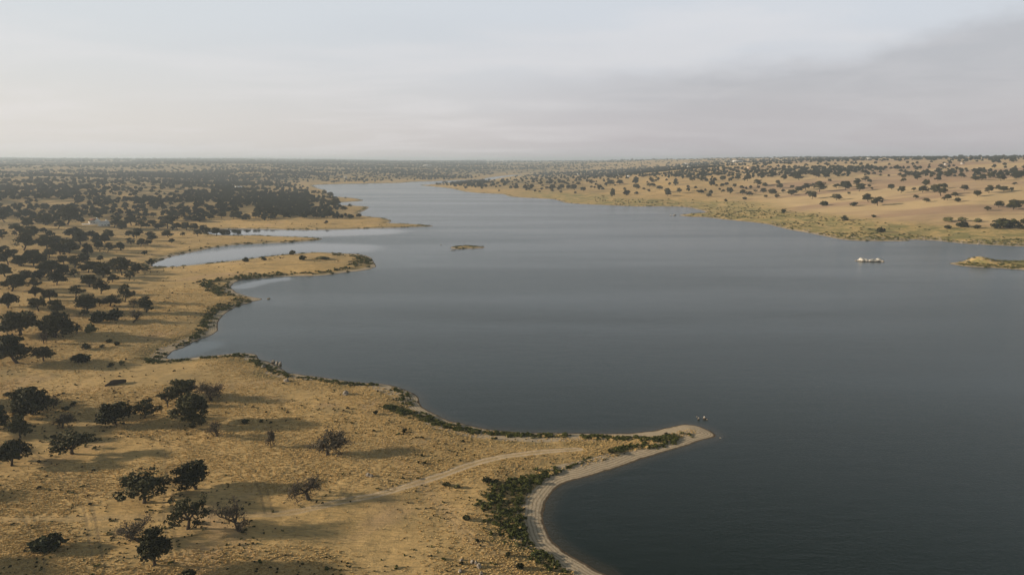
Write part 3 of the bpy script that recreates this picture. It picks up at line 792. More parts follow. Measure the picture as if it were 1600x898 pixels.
# ---- bushes one can point at
BN = [
 (75, 857, 46, 23, BUSH[1], 'low wide black-green bush near the bottom left corner'),
 (154, 503, 23, 18, BUSH[1], 'dense round bush, left one of the two on the left slope'),
 (183, 500, 26, 18, BUSH[0], 'dense wide bush, right one of the two on the left slope'),
 (123, 566, 28, 14, BUSH[0], 'low flat dark bush in a hollow of the left slope'),
 (141, 519, 14, 14, PALEBUSH[0], 'yellow-green fluffy bush beside the little open oak'),
 (132, 546, 14, 10, BUSH[2], 'small olive bush above the low flat dark bush'),
 (183, 539, 8, 6, BUSH[0], 'tiny dark bush, right end of the row on the left slope'),
 (161, 542, 9, 5, BUSH[2], 'tiny dark bush in the middle of the row on the left slope'),
 (171, 535, 8, 6, BUSH[1], 'tiny dark bush, upper one of the row on the left slope'),
 (175, 573, 10, 7, BUSH[2], 'grey-green bush left of its twin near the bay head'),
 (190, 570, 8, 8, PALEBUSH[1], 'grey-green bush right of its twin near the bay head'),
 (12, 619, 10, 7, BUSH[0], 'little round bush left of the large dense oak'),
 (117, 633, 11, 7, BUSH[2], 'dark bush on the shadow line right of the large dense oak'),
 (103, 641, 12, 7, BUSH[0], 'flat bush between the large dense oak and the shadow line'),
 (384, 661, 12, 7, BUSH[1], 'knee-high dark bush right of the clump shadow'),
 (408, 659, 7, 5, BUSH[2], 'small dark bush beside the knee-high one'),
 (587, 647, 7, 6, BUSH[0], 'small dark bush at the left foot of the shore scrub'),
 (630, 676, 6, 6, BUSH[2], 'small green bush below the shore scrub bend'),
 (955, 708, 12, 8, BUSH[0], 'round green bush at the lower edge of the spit'),
 (762, 754, 15, 11, BUSH[2], 'pale olive bush left of the thick scrub at the cove'),
 (728, 813, 12, 9, BUSH[0], 'dark bush beside the sandy path left of the cove'),
 (812, 888, 12, 9, BUSH[1], 'dark bush on the stony strip above the bottom edge'),
 (795, 868, 10, 8, BUSH[2], 'small bush on the stony strip left of the scrub'),
 (697, 759, 12, 6, BUSH[0], 'low bush on the slope below the dirt track'),
 (715, 762, 10, 6, PALEBUSH[0], 'pale low bush right of the low one below the track'),
 (384, 409, 9, 7, BUSH[1], 'dark bush on the tan spit below the narrow inlet'),
 (458, 398, 10, 7, BUSH[0], 'dark round bush at the upper edge of the spit tip'),
 (473, 406, 12, 7, BUSH[1], 'dark round bush in the middle of the spit tip'),
 (411, 407, 9, 6, BUSH[2], 'olive bush on the neck of the spit'),
 (505, 405, 20, 5, PALEBUSH[0], 'long pale scrub patch on the spit tip'),
 (293.5, 905, 24, 16, BUSH[1], 'dark leafy bush cut by the bottom edge below the oaks'),
 (1480, 357.7, 10, 6, BUSH[0], 'small dark bush, leftmost of the shore bushes at right'),
 (1503.5, 355, 16, 9, BUSH[1], 'round dark bush right of the leftmost shore bush'),
 (1526, 356.8, 11, 6, BUSH[2], 'flat dark bush between two larger shore bushes'),
 (1553.6, 356.8, 13, 8, BUSH[0], 'dark bush touching the longest shore thicket'),
 (1572.6, 355, 32, 13, BUSH[1], 'longest and tallest thicket on the right-hand shore'),
 (1591.5, 357.7, 14, 8, BUSH[2], 'dark bush at the right end of the longest thicket'),
 (1598, 350, 9, 8, BUSH[0], 'upright bush at the right edge above the thicket'),
 (1529, 347, 11, 6, PALEBUSH[0], 'pale bush behind the flat dark shore bush'),
 (1502, 346, 13, 7, PALEBUSH[1], 'pale bush behind the round dark shore bush'),
 (1483, 346, 15, 7, PALEBUSH[0], 'wide pale bush at the edge of the tan field'),
 (1287, 321.5, 11, 7, BUSH[1], 'dark round bush on the scrub edge below the middle field'),
 (1334.6, 322, 10, 6, BUSH[0], 'dark round bush on the scrub edge right of its twin'),
 (1224, 332.7, 7, 6, BUSH[1], 'lone dark bush on the green shore scrub'),
 (1318, 344.8, 11, 8, BUSH[2], 'ragged dark bush in the middle of the green scrub'),
 (1365, 339.6, 6, 4, BUSH[0], 'tiny dark bush right of the ragged one in the scrub'),
 (1376, 363, 12, 8, BUSH[1], 'dark bush on the rocky bank near the water'),
 (1163, 312, 7, 4, BUSH[0], 'small dark bush above the narrow point'),
 (1133, 315, 6, 4, BUSH[2], 'small dark bush nearest to the narrow point'),
]
for u, v, wp, hp, var, lab in BN:
    plant('bush', var, u, v, wp, lab, 'bush', 'dark bushes in the dry grass', hp, None)

# ------------------------------------------------------------------ instanced masses (one object each)
def scatter(name, P3, scales, variants, label, cat, seed=0, tilt=0.0):
    """one mesh of points that carries copies of the given meshes through geometry nodes"""
    P3 = np.asarray(P3, np.float32); n = len(P3); rng = np.random.default_rng(seed)
    me = bpy.data.meshes.new(name + '_points')
    me.vertices.add(n); me.vertices.foreach_set('co', P3.ravel())
    a = me.attributes.new('sc', 'FLOAT_VECTOR', 'POINT'); a.data.foreach_set('vector', np.asarray(scales, np.float32).ravel())
    a = me.attributes.new('rt', 'FLOAT_VECTOR', 'POINT')
    rt = np.stack([rng.normal(size=n) * tilt, rng.normal(size=n) * tilt, rng.uniform(0, 6.283, n)], 1).astype(np.float32)
    a.data.foreach_set('vector', rt.ravel())
    a = me.attributes.new('vi', 'INT', 'POINT'); a.data.foreach_set('value', rng.integers(0, len(variants), n).astype(np.int32))
    me.update()
    o = bpy.data.objects.new(name, me); COL.objects.link(o)
    ng = bpy.data.node_groups.new(name + '_nodes', 'GeometryNodeTree')
    ng.interface.new_socket('Geometry', in_out='INPUT', socket_type='NodeSocketGeometry')
    ng.interface.new_socket('Geometry', in_out='OUTPUT', socket_type='NodeSocketGeometry')
    N = ng.nodes; L = ng.links
    gi = N.new('NodeGroupInput'); go = N.new('NodeGroupOutput')
    iop = N.new('GeometryNodeInstanceOnPoints'); join = N.new('GeometryNodeJoinGeometry')
    gathered = []
    for objs in variants:
        jj = N.new('GeometryNodeJoinGeometry')
        for ob in objs:
            oi = N.new('GeometryNodeObjectInfo'); oi.transform_space = 'ORIGINAL'; oi.inputs['Object'].default_value = ob
            L.new(oi.outputs['Geometry'], jj.inputs[0])
        g2i = N.new('GeometryNodeGeometryToInstance'); L.new(jj.outputs[0], g2i.inputs[0]); gathered.append(g2i)
    for g2i in reversed(gathered): L.new(g2i.outputs[0], join.inputs[0])
    def named(nm, dt):
        x = N.new('GeometryNodeInputNamedAttribute'); x.data_type = dt; x.inputs['Name'].default_value = nm; return x.outputs[0]
    L.new(gi.outputs[0], iop.inputs['Points']); L.new(join.outputs[0], iop.inputs['Instance'])
    iop.inputs['Pick Instance'].default_value = True
    L.new(named('vi', 'INT'), iop.inputs['Instance Index'])
    L.new(named('rt', 'FLOAT_VECTOR'), iop.inputs['Rotation'])
    L.new(named('sc', 'FLOAT_VECTOR'), iop.inputs['Scale'])
    L.new(iop.outputs[0], go.inputs[0])
    md = o.modifiers.new('scatter', 'NODES'); md.node_group = ng
    o['kind'] = 'stuff'; o['label'] = label; o['category'] = cat
    return o
def src(meshes):
    return [bpy.data.objects.new('source', m) for m in meshes]

rng = np.random.default_rng(77)
FAR_OAK = [make_oak(61 + i, 6, 1.0, 0.34, leaf=0.62, mat=M_leaf_far, sub=2) for i in range(6)]
fo = [src(v) for v in FAR_OAK]
TX = np.array(TREES)
def far_trees():
    out = []; sc = []
    for (d0, d1, cell, k) in ((330, 1500, 9.5, 1.0), (1500, 3200, 14, 1.25), (3200, 6500, 27, 1.7), (6500, 13000, 60, 2.9)):
        xs = np.arange(-d1 * 0.80, d1 * 0.80, cell); ys = np.arange(d0 * 0.6, d1, cell)
        X, Y = np.meshgrid(xs, ys); X = X + rng.uniform(-.5, .5, X.shape) * cell * 1.3; Y = Y + rng.uniform(-.5, .5, X.shape) * cell * 1.3
        X = X.ravel(); Y = Y.ravel(); D = np.hypot(X, Y); az = np.arctan2(X, Y)
        m = (D > d0) & (D < d1) & (np.abs(az) < rad(41)); X, Y, D, az = X[m], Y[m], D[m], az[m]
        s = grid_sample(S, X, Y); z = grid_sample(GZ, X, Y); u, v, _ = project(X, Y, z)
        p1 = vnoise(X, Y, 60, 51, 3) * 0.5 + 0.5; p2 = vnoise(X, Y, 260, 52, 3) * 0.5 + 0.5; p3 = vnoise(X, Y, 900, 53, 2) * 0.5 + 0.5
        clump = sst(p1 * 0.5 + p2 * 0.5, 0.36, 0.60)
        left = u < 640
        dens = np.where(v < 345, 0.62, 0.0) * (0.25 + 0.75 * clump)
        # belts and clearings on the left bank
        dens = np.where(left & (v > 292) & (v < 345), 0.66 * (0.12 + 0.88 * clump), dens)
        dens = np.where(left & (v > 281) & (v <= 292) & (u < 210), 0.10 + 0.3 * clump, dens)
        dens = np.where(left & (v > 297) & (v < 309) & (u > 120) & (u < 300), 0.35 * clump, dens)
        dens = np.where(left & (v <= 281), 0.10 + 0.78 * sst(p1 * 0.35 + p2 * 0.40 + p3 * 0.25, 0.42, 0.55), dens)
        dens = np.where((u > 600) & (u < 900) & (v < 282), 0.15 + 0.7 * clump, dens)
        dens = np.where((u > 400) & (u < 482) & (v > 305) & (v < 342), 0.95, dens)
        dens = np.where((u > 430) & (v > 342) & (u < 700), 0, dens)
        # across the lake: open near the water, belts of trees higher up
        r = (u > 760) & (v > 240)
        belt = sst(vnoise(X * 0.5, Y, 110, 57, 3) * 0.5 + 0.5, 0.40, 0.62)
        dr = np.where(v > 277, 0.0, np.where(v > 262, 0.10 + 0.50 * belt, 0.04 + 0.40 * belt * sst(p3, 0.25, 0.7)))
        dr = np.where((v > 277) & (v < 300) & (u < 1210), 0.10 * clump + 0.03, dr)
        dr = np.where((v > 268) & (v < 277) & (u > 1200), 0.25 + 0.55 * belt, dr)
        dens = np.where(r, dr, dens)
        dens = dens * sst(s, 14, 45 + 0.035 * D)
        dens = np.where(left & (v > 345) & (v < 450) & (u < 240), 0.10 * clump, dens)
        ok = rng.uniform(size=len(X)) < dens
        X, Y, z, D = X[ok], Y[ok], z[ok], D[ok]
        if d0 < 1400:
            dd = np.min(np.hypot(X[:, None] - TX[None, :, 0], Y[:, None] - TX[None, :, 1]) - TX[None, :, 2] * 0.42, axis=1)
            q = dd > 4.5; X, Y, z, D = X[q], Y[q], z[q], D[q]
        w_ = rng.uniform(0.60, 1.15, len(X)) * k
        out.append(np.stack([X, Y, z - 0.1], 1)); sc.append(np.stack([w_, w_, w_ * rng.uniform(0.75, 1.05, len(X)) * (0.8 if k > 1.5 else 1)], 1))
    P_, Q_ = np.concatenate(out), np.concatenate(sc)
    hx, hy, _ = ground_hit(156, 352)          # the farmyard is kept open
    dxh, dyh = P_[:, 0] - hx, P_[:, 1] - hy
    k = ~((np.hypot(dxh, dyh) < 17) | ((dxh < 0) & (dxh > -42) & (np.abs(dyh) < 9)))
    return P_[k], Q_[k]
fp, fsz = far_trees()
print('far trees', len(fp))
scatter('woodland', fp, fsz, fo, 'open evergreen oak woodland thinning into the haze on both banks', 'woodland', 5)

# ---- scrub along the shores
def along(line, width, n, seed, sc=(0.5, 1.1), pix=True):
    r = np.random.default_rng(seed)
    L = smooth_line(on_ground(pts(line)), False, 4)
    seg = np.linalg.norm(np.diff(L, axis=0), axis=1); cum = np.concatenate([[0], np.cumsum(seg)])
    t = r.uniform(0, cum[-1], n); x = np.interp(t, cum, L[:, 0]); y = np.interp(t, cum, L[:, 1])
    tx = np.interp(t + 0.5, cum, L[:, 0]) - np.interp(t - 0.5, cum, L[:, 0]); ty = np.interp(t + 0.5, cum, L[:, 1]) - np.interp(t - 0.5, cum, L[:, 1])
    l = np.hypot(tx, ty) + 1e-6
    o = r.normal(size=n) * width * 0.42
    x = x - ty / l * o; y = y + tx / l * o
    keep_ = (vnoise(x, y, 4.5, seed + 100, 3) > -0.22 + r.normal(size=n) * 0.12)
    s = r.uniform(sc[0], sc[1], n) * (0.7 + 0.6 * r.random(n))
    x, y, s = x[keep_], y[keep_], s[keep_]
    sh = grid_sample(S, x, y); k = sh > (4.6 if seed in (1, 2, 14) else 1.8 if seed == 3 else 1.2)
    return x[k], y[k], s[k]
parts = [along('905,893;870,872;840,856;806,834;785,812;775,790;776,768;800,752', 5.5, 420, 14, (0.3, 0.9)),
         along('912,895;890,884;865,866;838,848;815,826;800,805;795,785;800,768;825,755;860,745', 4.6, 620, 1, (0.40, 1.0)),
         along('880,742;850,745;820,752;795,765', 3.5, 170, 2, (0.45, 1.0)),
         along('1080,681;1040,684;1000,686;950,684;900,682;820,680;740,674;700,666', 2.3, 950, 3, (0.45, 0.9)),
         along('700,666;670,656;645,648;620,640;605,634', 3.0, 300, 4, (0.5, 1.0)), along('625,622;640,635;632,615;612,607', 2.4, 90, 5, (0.5, 0.9)),
         along('590,603;540,599;500,594;460,589;430,580;410,572;395,562', 2.2, 300, 6, (0.5, 1.0)),
         along('400,560;380,556;350,557;320,559;290,562;262,565;240,566;232,560', 3.0, 260, 7, (0.5, 1.0)),
         along('240,560;262,551;285,540;305,528;318,512;325,497;330,487;345,477;362,470;385,466', 4.0, 330, 8, (0.6, 1.2)),
         along('352,462;338,454;322,446;325,440;345,437;370,434;400,431;440,428', 7.0, 420, 9, (0.8, 1.5)),
         along('440,428;500,425;535,420;560,412;570,404;552,400;520,398', 6.0, 220, 10, (0.7, 1.4)),
         along('1055,690;1010,699;985,697;955,704', 1.8, 130, 11, (0.5, 0.9)), along('925,716;900,724;885,733', 1.2, 40, 12, (0.4, 0.7)),
         along('555,400;570,406;560,411', 9.0, 90, 13, (0.9, 1.6))]
bx = np.concatenate([p[0] for p in parts]); by = np.concatenate([p[1] for p in parts]); bs = np.concatenate([p[2] for p in parts])
bz = grid_sample(GZ, bx, by)
reeds = [src([make_bush(70 + i, M_reed, 0.15, 8, 0.8)[0]]) for i in range(4)] + [src([make_spiky(80 + i, M_reed, 90, 1.3, 0.7)]) for i in range(2)] + [src([make_bush(78, M_pale, 0.15, 8, 0.7)[0]]), src([make_bush(79, M_straw, 0.13, 7, 0.6)[0]])]
scatter('shore_scrub', np.stack([bx, by, bz - 0.05], 1), np.stack([bs, bs, bs * rng.uniform(0.7, 1.2, len(bs))], 1), reeds,
        'dark green scrub and reeds lining the near beaches and the bay', 'scrub', 6, 0.08)

def bank_points(n, seed, cond, cell=None):
    r = np.random.default_rng(seed)
    i = r.integers(0, NR - 1, n); j = r.integers(0, NA - 1, n)
    x = GX[i, j] + r.normal(size=n) * 0.4; y = GY[i, j] + r.normal(size=n) * 0.4
    return x, y
# thin scrub along the farther shores and green patches behind the right-hand shore
def far_scrub():
    r = np.random.default_rng(9); X = []; 
    N = 260000
    u = r.uniform(150, 1640, N); d = 330 * (2600 / 330.0) ** r.random(N)
    x = (u - 800) / F * d; y = d
    s = grid_sample(S, x, y); rt = x > 0.12 * y
    p = vnoise(x, y, 14, 61, 3) * 0.5 + 0.5; p2 = vnoise(x * 0.5, y, 60, 62, 3) * 0.5 + 0.5
    pr = np.where(rt, 0.30 * sst(p * 0.4 + p2 * 0.6, 0.44, 0.62) * (1 - sst(s, 70, 130)) * sst(s, 1.5, 5), 0)
    line = np.exp(-((s - 4) / 2.5) ** 2) * sst(p, 0.38, 0.6)
    pr = np.maximum(pr, np.where(rt, 0.25, 0.6) * line)
    isl = 0.8 * sst(p, 0.35, 0.5) * (s > 1.2) * (s < 9) * (np.hypot(x - ISL_S[0][0], y - ISL_S[0][1]) < 60)
    pr = np.maximum(pr, isl)
    ok = (r.random(N) < pr) & (s > 1.0)
    x, y, d = x[ok], y[ok], d[ok]
    sc = r.uniform(0.5, 1.3, len(x)) * (1 + d / 1600)
    return x, y, sc
fx, fy, fs_ = far_scrub()
print('far scrub', len(fx))
fzz = grid_sample(GZ, fx, fy)
scatter('bank_scrub', np.stack([fx, fy, fzz - 0.1], 1), np.stack([fs_, fs_, fs_ * 0.7], 1),
        [src([make_bush(90, M_pale, 0.24, 8, 0.8)[0]]), src([make_bush(91, M_pale, 0.24, 6, 0.8)[0]]), src([make_bush(92, M_reed, 0.24, 8, 0.8)[0]])],
        'low olive scrub dotted over the banks across the lake and along the inlets', 'scrub', 7)

# ---- small dark tufts and straw clumps over the near pasture
def tufts(n, seed, thr, dmax):
    r = np.random.default_rng(seed)
    u = r.uniform(-60, 1150, n); d = 112 * (dmax / 112.0) ** r.random(n)
    x = (u - 800) / F * d * 1.05; y = d
    s = grid_sample(S, x, y); m = grid_sample(m_main, x, y); p = vnoise(x, y, 9, seed, 3) * 0.5 + 0.5
    ok = (s > 4.5) & ((m > 1.5) | (r.random(n) < np.clip((-20 - x) / 90, 0, 0.30) * (m > 0.5))) & (p > thr + r.normal(size=n) * 0.10) & (vnoise(x, y, 34, seed + 7, 2) > -0.18 + r.normal(size=n) * 0.12)
    return x[ok], y[ok], r
x, y, r = tufts(15000, 201, 0.46, 900)
z = grid_sample(GZ, x, y); s = r.uniform(0.14, 0.44, len(x)) * (1 + 0.7 * (r.random(len(x)) < 0.12)) * (0.8 + y / 600)
scatter('dark_tufts', np.stack([x, y, z - 0.02], 1), np.stack([s, s, s * 0.9], 1), [src([make_bush(95, M_bush, 0.24, 4, 0.9)[0]]), src([make_bush(96, M_reed, 0.26, 3, 0.8)[0]])],
        'small dark tufts of thistle and heather dotted over the dry grass', 'tufts', 8)
x, y, r = tufts(150000, 202, 0.16, 420)
z = grid_sample(GZ, x, y); s = r.uniform(0.22, 0.50, len(x)) * (0.8 + y / 500)
scatter('dry_grass', np.stack([x, y, z - 0.02], 1), np.stack([s, s, s * r.uniform(0.5, 0.9, len(x))], 1), [src([make_spiky(97 + i, M_straw, 16, 1.0, 0.8)]) for i in range(3)],
        'knee-high clumps of golden dry grass covering the near pasture', 'grass', 9)
print('grass', len(x))

# ------------------------------------------------------------------ rocks
M_rock, t = new_mat('granite')
g = t.n('ShaderNodeNewGeometry')
nr_ = t.noise(g.outputs['Position'], 1.6, 5, 0.6)
principled(t, t.mix(t.mr(nr_, 0.35, 0.65), (0.15, 0.125, 0.10), (0.36, 0.32, 0.27)), 0.85, 0.2)
M_white, t = new_mat('bleached_rock')
g = t.n('ShaderNodeNewGeometry')
sepz = t.n('ShaderNodeSeparateXYZ'); t.put(sepz.inputs[0], g.outputs['Position'])
nw_ = t.noise(g.outputs['Position'], 0.9, 5, 0.6)
cw = t.mix(t.mr(nw_, 0.35, 0.7), (0.58, 0.56, 0.52), (0.38, 0.35, 0.31))
cw = t.mix(t.mr(sepz.outputs[2], 0.55, 0.25), cw, (0.11, 0.09, 0.075))
principled(t, cw, 0.85, 0.2)
def rock_mesh(seed, sx, sy, sz, mat, sub=3, rough=0.28, name='boulder'):
    import bmesh
    bm = bmesh.new(); bmesh.ops.create_icosphere(bm, subdivisions=sub, radius=1.0)
    off = Vector((seed * 3.1, seed * 1.7, seed * 0.9))
    for v in bm.verts:
        p = v.co.copy()
        k = 1 + rough * mnoise.noise(p * 1.1 + off) * 1.6 + rough * 0.5 * mnoise.noise(p * 3.0 + off)
        # flatten a few facets so that it reads as split granite
        v.co = Vector((round(p.x * 4) / 4 * 0.25 + p.x * 0.75, p.y, round(p.z * 3) / 3 * 0.3 + p.z * 0.7)) * k
        v.co.x *= sx; v.co.y *= sy; v.co.z *= sz
        if v.co.z < -0.25 * sz: v.co.z = -0.25 * sz
    me = bpy.data.meshes.new(name); bm.to_mesh(me); bm.free()
    me.materials.append(mat)
    return me
def rock(u, v, wpx, hpx, seed, label, mat=M_rock, grp=None, name='boulder', depth=0.8, z=None, rot=0):
    if z is None: x, y, zz = ground_hit(u, v)
    else: x, y = plane(u, v); zz = z
    d = math.hypot(math.hypot(x, y), H)
    W = wpx * d / F / 2; Hh = hpx * d / F
    o = add_obj(name, rock_mesh(seed, W, W * depth, Hh, mat, name=name))
    o.location = (float(x), float(y), zz); o.rotation_euler = (0, 0, rot)
    o['label'] = label; o['category'] = 'rock'
    if grp: o['group'] = grp
    return o
# the white-topped reef in the lake: two humps and a long slab
rock(1346, 407.6, 11, 4.6, 1, 'white-topped rounded rock at the left end of the reef in the lake', M_white, 'white rocks of the reef', z=-0.1)
rock(1354.5, 408, 8, 3.4, 2, 'small dark-sided rock between the rounded rock and the long white slab', M_white, 'white rocks of the reef', z=-0.1)
rock(1366, 408.2, 19, 3.6, 3, 'long flat white slab of the reef in the lake', M_white, 'white rocks of the reef', z=-0.1, depth=0.35)
rock(1374, 408, 11, 4.0, 4, 'white hump at the right end of the reef in the lake', M_white, 'white rocks of the reef', z=-0.1)
rock(1379.5, 409, 4, 1.5, 5, 'dark low rock stuck to the right end of the reef', M_rock, 'white rocks of the reef', z=-0.05)
rock(1338, 407.5, 3.5, 1.2, 6, 'dark low rock just left of the reef', M_rock, 'white rocks of the reef', z=-0.05)
# stones off the tip of the spit
rock(1100.8, 653.5, 4.2, 3.4, 7, 'white stone, larger of the two off the tip of the spit', M_white, 'stones off the spit', z=0.0)
rock(1091.5, 654.5, 3.2, 2.4, 8, 'white stone, smaller of the two off the tip of the spit', M_white, 'stones off the spit', z=0.0)
rock(1104.5, 655.3, 2.6, 1.4, 9, 'dark stone right of the larger white one off the spit', M_rock, 'stones off the spit', z=-0.05)
rock(1089, 650.8, 2.6, 1.0, 10, 'dark stone behind the smaller white one off the spit', M_rock, 'stones off the spit', z=-0.05)
rock(1125.5, 683.8, 2.8, 1.0, 11, 'single dark stone in the water beyond the very tip of the spit', M_rock, 'stones off the spit', z=-0.05)
rock(420, 466.8, 5, 1.6, 12, 'dark stones in the water off the small beach point', M_rock, None, z=-0.05)
rock(1054, 336.6, 5, 1.5, 13, 'grey rock in the water at the narrow point', M_rock, 'rocks off the narrow point', z=-0.1)
rock(1048, 336.9, 3, 1.2, 14, 'pale rock farthest out from the narrow point', M_white, 'rocks off the narrow point', z=-0.1)
rock(689.5, 382.5, 2.6, 0.8, 15, 'dark rock left of the tiny green islet', M_rock, None, z=-0.1)
rock(708, 391, 9, 1.0, 16, 'flat rock awash in front of the tiny green islet', M_rock, None, z=-0.15, depth=0.35)
# boulders on the pasture
rock(575.5, 743, 7.5, 5, 21, 'pale boulder, left one of the pair above the dirt track', M_white.copy() if False else M_rock, 'boulders above the dirt track')
rock(580, 744, 5.5, 4, 22, 'pale boulder, right one of the pair above the dirt track', M_rock, 'boulders above the dirt track')
for i, (u, v, w_, h_, lab) in enumerate([(738, 879, 6.5, 6, 'pale boulder, upper left of the three near the bottom edge'), (744, 880, 5.5, 5, 'pale boulder, middle of the three near the bottom edge'),
        (748.5, 886, 8, 6, 'pale boulder, lowest and biggest of the three near the bottom edge'), (721, 875, 6, 3, 'flat stone left of the three boulders near the bottom edge'),
        (719, 893, 6, 4, 'dark stone below the three boulders at the bottom edge'), (752, 896, 7, 3, 'half-buried stone right of the dark one at the bottom edge'),
        (448, 596, 8, 5, 'pale flat boulder below the shore scrub on the slope'), (427, 566, 5, 4, 'white stone on the little headland of the bay'),
        (433, 568, 6, 4, 'brown block on the little headland of the bay'), (437.5, 570, 5, 5, 'brown block at the outer edge of the headland'),
        (412, 574, 7, 4, 'white flat stone left on the little headland'), (540, 616, 11, 5, 'low outcrop of grey rock on the rounded hillock')]):
    rock(u, v, w_, h_, 30 + i, lab, M_rock, 'boulders on the near pasture', rot=i)
# brushwood heap (dark elongated heap on the slope)
e = rock(182, 600, 24, 6, 51, 'long dark heap of earth and brushwood on the slope', M_bark, None, 'brushwood_heap', 0.22, rot=0.9); e['category'] = 'heap'
# rocks lining the far right bank
rg_ = np.random.default_rng(5)
us = np.linspace(1205, 1595, 34)
shl = np.array([p for p in SHORE if 1150 <= p[0] <= 1700])
gx = []
for i, u in enumerate(us):
    v = np.interp(u, shl[:, 0], shl[:, 1]) - rg_.uniform(0.2, 1.8)
    gx.append((u + rg_.uniform(-5, 5), v))
bankr = [rock_mesh(60 + i, 1.0, 0.8, 0.7, M_rock, 2, name='bank_stone') for i in range(4)]
pr_ = []
for u, v in gx:
    for k in range(9):
        x, y = plane(u + rg_.uniform(-6, 6), v - rg_.uniform(-0.5, 2.2)); 
        if grid_sample(S, x, y) > -0.5: pr_.append((float(x), float(y), float(grid_sample(GZ, x, y))))
mxr, myr = plane(1530, 411)
for k in range(34):
    x = mxr + rg_.normal() * 9; y = myr + rg_.normal() * 7
    if grid_sample(S, x, y) > 0.5: pr_.append((float(x), float(y), float(grid_sample(GZ, x, y))))
pr_ = np.array(pr_); s = rg_.uniform(0.3, 1.1, len(pr_))
scatter('bank_stones', pr_, np.stack([s, s, s * 0.8], 1), [src([m]) for m in bankr], 'loose grey stones along the far right bank and on the rocky island', 'stones', 12)

# ------------------------------------------------------------------ houses
def flat_mat(name, c, r=0.85):
    m, t = new_mat(name); g = t.n('ShaderNodeNewGeometry')
    n = t.noise(g.outputs['Position'], 0.8, 4, 0.6)
    principled(t, t.mix(t.mr(n, 0.3, 0.7), c, tuple(q * 0.82 for q in c)), r, 0.2)
    return m
M_lime = flat_mat('limewash', (0.86, 0.85, 0.82)); M_tile = flat_mat('clay_tiles', (0.22, 0.12, 0.08))
M_door = flat_mat('dark_joinery', (0.05, 0.045, 0.04)); M_wash = flat_mat('weathered_wash', (0.50, 0.48, 0.45)); M_ochre = flat_mat('ochre_wall', (0.55, 0.40, 0.26)); M_tin = flat_mat('pale_sheet_roof', (0.62, 0.63, 0.65))
def boxes(name, L, mat, parent):
    g = Geo()
    for b in L:
        v, f = box_verts(*b); g.add(v, f)
    o = add_obj(name, g.mesh(name, mat), parent); return o
def prism(name, x0, x1, y0, y1, z0, z1, mat, parent, over=0.35, th=0.18):
    """gabled roof (ridge along x) made of two slabs"""
    g = Geo(); ym = (y0 + y1) / 2
    for sgn, ye in ((-1, y0 - over), (1, y1 + over)):
        zed = z0 - (z1 - z0) * over / ((y1 - y0) / 2)
        v = [(x0 - over, ye, zed), (x1 + over, ye, zed), (x1 + over, ym, z1), (x0 - over, ym, z1)]
        v += [(a, b, c_ + th) for a, b, c_ in v]
        g.add(v, [(0, 1, 2, 3), (7, 6, 5, 4), (0, 4, 5, 1), (1, 5, 6, 2), (2, 6, 7, 3), (3, 7, 4, 0)])
    return add_obj(name, g.mesh(name, mat), parent)
def house(u, v, length, depth, hh, rot, label, wall=M_lime, roof=M_tile, detail=True, sink=0.3, ridge=1.6):
    x, y, z = ground_hit(u, v)
    e = bpy.data.objects.new('farmhouse', None); COL.objects.link(e)
    e.location = (x, y, z - sink); e.rotation_euler = (0, 0, rot); e['label'] = label; e['category'] = 'house'
    e['group'] = 'white buildings among the oaks'
    L, D = length / 2, depth / 2
    g = Geo(); vv, ff = box_verts(-L, L, -D, D, 0, hh); g.add(vv, ff)
    for s_x in (-L, L - 0.3):    # gable walls
        g.add([(s_x, -D, hh), (s_x, D, hh), (s_x, 0.01, hh + ridge), (s_x, -0.01, hh + ridge), (s_x + 0.3, -D, hh), (s_x + 0.3, D, hh), (s_x + 0.3, 0.01, hh + ridge), (s_x + 0.3, -0.01, hh + ridge)],
              [(0, 3, 2, 1), (4, 5, 6, 7), (0, 4, 7, 3), (1, 2, 6, 5)])
    add_obj('wall', g.mesh('wall', wall), e)
    prism('roof', -L + 0.35, L - 0.35, -D, D, hh + 0.03, hh + ridge - 0.1, roof, e, 0.25 if detail else 0.3)
    if detail:
        for k in range(int(length // 3.2)):
            wx = -L + 1.6 + k * 3.2
            fr = boxes('window', [(wx - 0.5, wx + 0.5, -D - 0.03, -D + 0.05, 1.3, 2.3)], M_door, e)
            boxes('sill', [(wx - 0.62, wx + 0.62, -D - 0.14, -D - 0.034, 1.18, 1.29)], M_lime, fr)
        boxes('door', [(L - 1.7, L - 0.7, -D - 0.03, -D + 0.05, 0.1, 2.3)], M_door, e)
        boxes('chimney', [(L - 2.4, L - 1.5, 0.3, 1.1, hh + 0.6, hh + ridge + 1.2)], wall, e)
    return e
h1 = house(162.5, 353.5, 10.5, 6.5, 5.2, 1.02, 'tall white farmhouse block with a lit gable end among the oaks', M_lime, M_tin, sink=0.2, ridge=1.0)
h2 = house(148, 349, 11.0, 7.0, 4.0, -0.42, 'lower white building with raised gables and brown roof left of the farmhouse block', ridge=2.0)
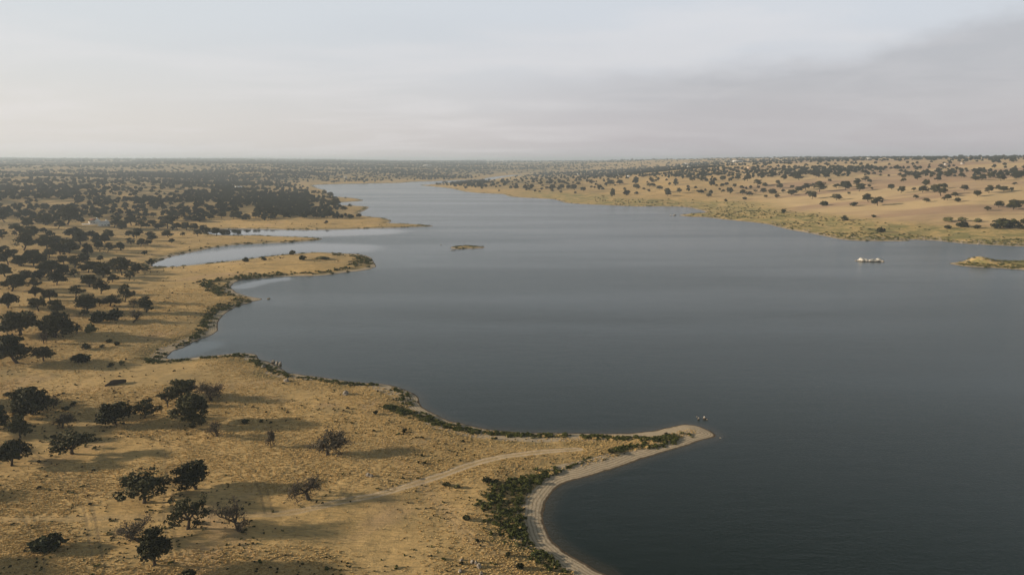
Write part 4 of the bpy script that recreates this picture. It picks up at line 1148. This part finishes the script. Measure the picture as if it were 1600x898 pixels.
# long low white yard wall left of the farm
x, y, z = ground_hit(128, 351)
gw = Geo()
for k in range(9):
    vv, ff = box_verts(k * 2.0, k * 2.0 + 2.0, 0, 0.35, 0, 1.5); gw.add(vv, ff)
yw = add_obj('yard_wall', gw.mesh('yard_wall', M_lime)); yw.location = (x, y, z - 0.3); yw.rotation_euler = (0, 0, 0.12)
yw['label'] = 'low white yard wall left of the white farmhouse'; yw['category'] = 'wall'
FARH = [(373, 294.5, 17, 7, 4.2, 0.1, 'long white house far up the wooded left bank', M_lime, M_tin),
        (904, 273.6, 17, 8, 4.5, 0.1, 'pale low shed, leftmost building across the lake', M_lime, M_tin),
        (965, 275.5, 8, 6, 3.6, 0.4, 'small pale cottage left of its twin across the lake', M_lime, M_lime),
        (982, 277, 8, 6, 3.8, 0.2, 'small white cottage right of its twin across the lake', M_lime, M_tin),
        (1079, 263, 28, 9, 5.5, 0.15, 'long white building on the middle rise across the lake', M_lime, M_tin),
        (1153, 253.4, 58, 12, 7.0, 0.1, 'longest white building high on the slope across the lake', M_lime, M_lime),
        (1171, 264.3, 16, 9, 6.0, 0.2, 'ochre house below the longest white building', M_ochre, M_ochre),
        (1359, 249.4, 30, 12, 6.0, 0.1, 'white shed near the skyline above the middle field', M_wash, M_wash),
        (1478, 257.6, 8, 6, 3.4, 0.2, 'white house, left one of two above the right field', M_wash, M_tile),
        (1504, 256.6, 8, 6, 3.4, 0.0, 'white house, right one of two above the right field', M_wash, M_tile),
        (540, 278.6, 9, 8, 7.0, 0.1, 'white tower-like house in the woods behind the lake head', M_wash, M_wash),
        (702, 277.4, 17, 10, 6.0, 0.1, 'pinkish white house by the river bend', M_lime, M_tile),
        (668, 259.8, 60, 16, 8.0, 0.1, 'far white farm on the ridge beyond the lake head', M_lime, M_lime),
        (1072, 256.5, 24, 10, 6.0, 0.1, 'pale farm high above the middle rise', M_lime, M_tin)]
for u, v, l, d, hh, r, lab, wm, rm in FARH:
    house(u, v, l, d, hh, r, lab, wm, rm, detail=False)
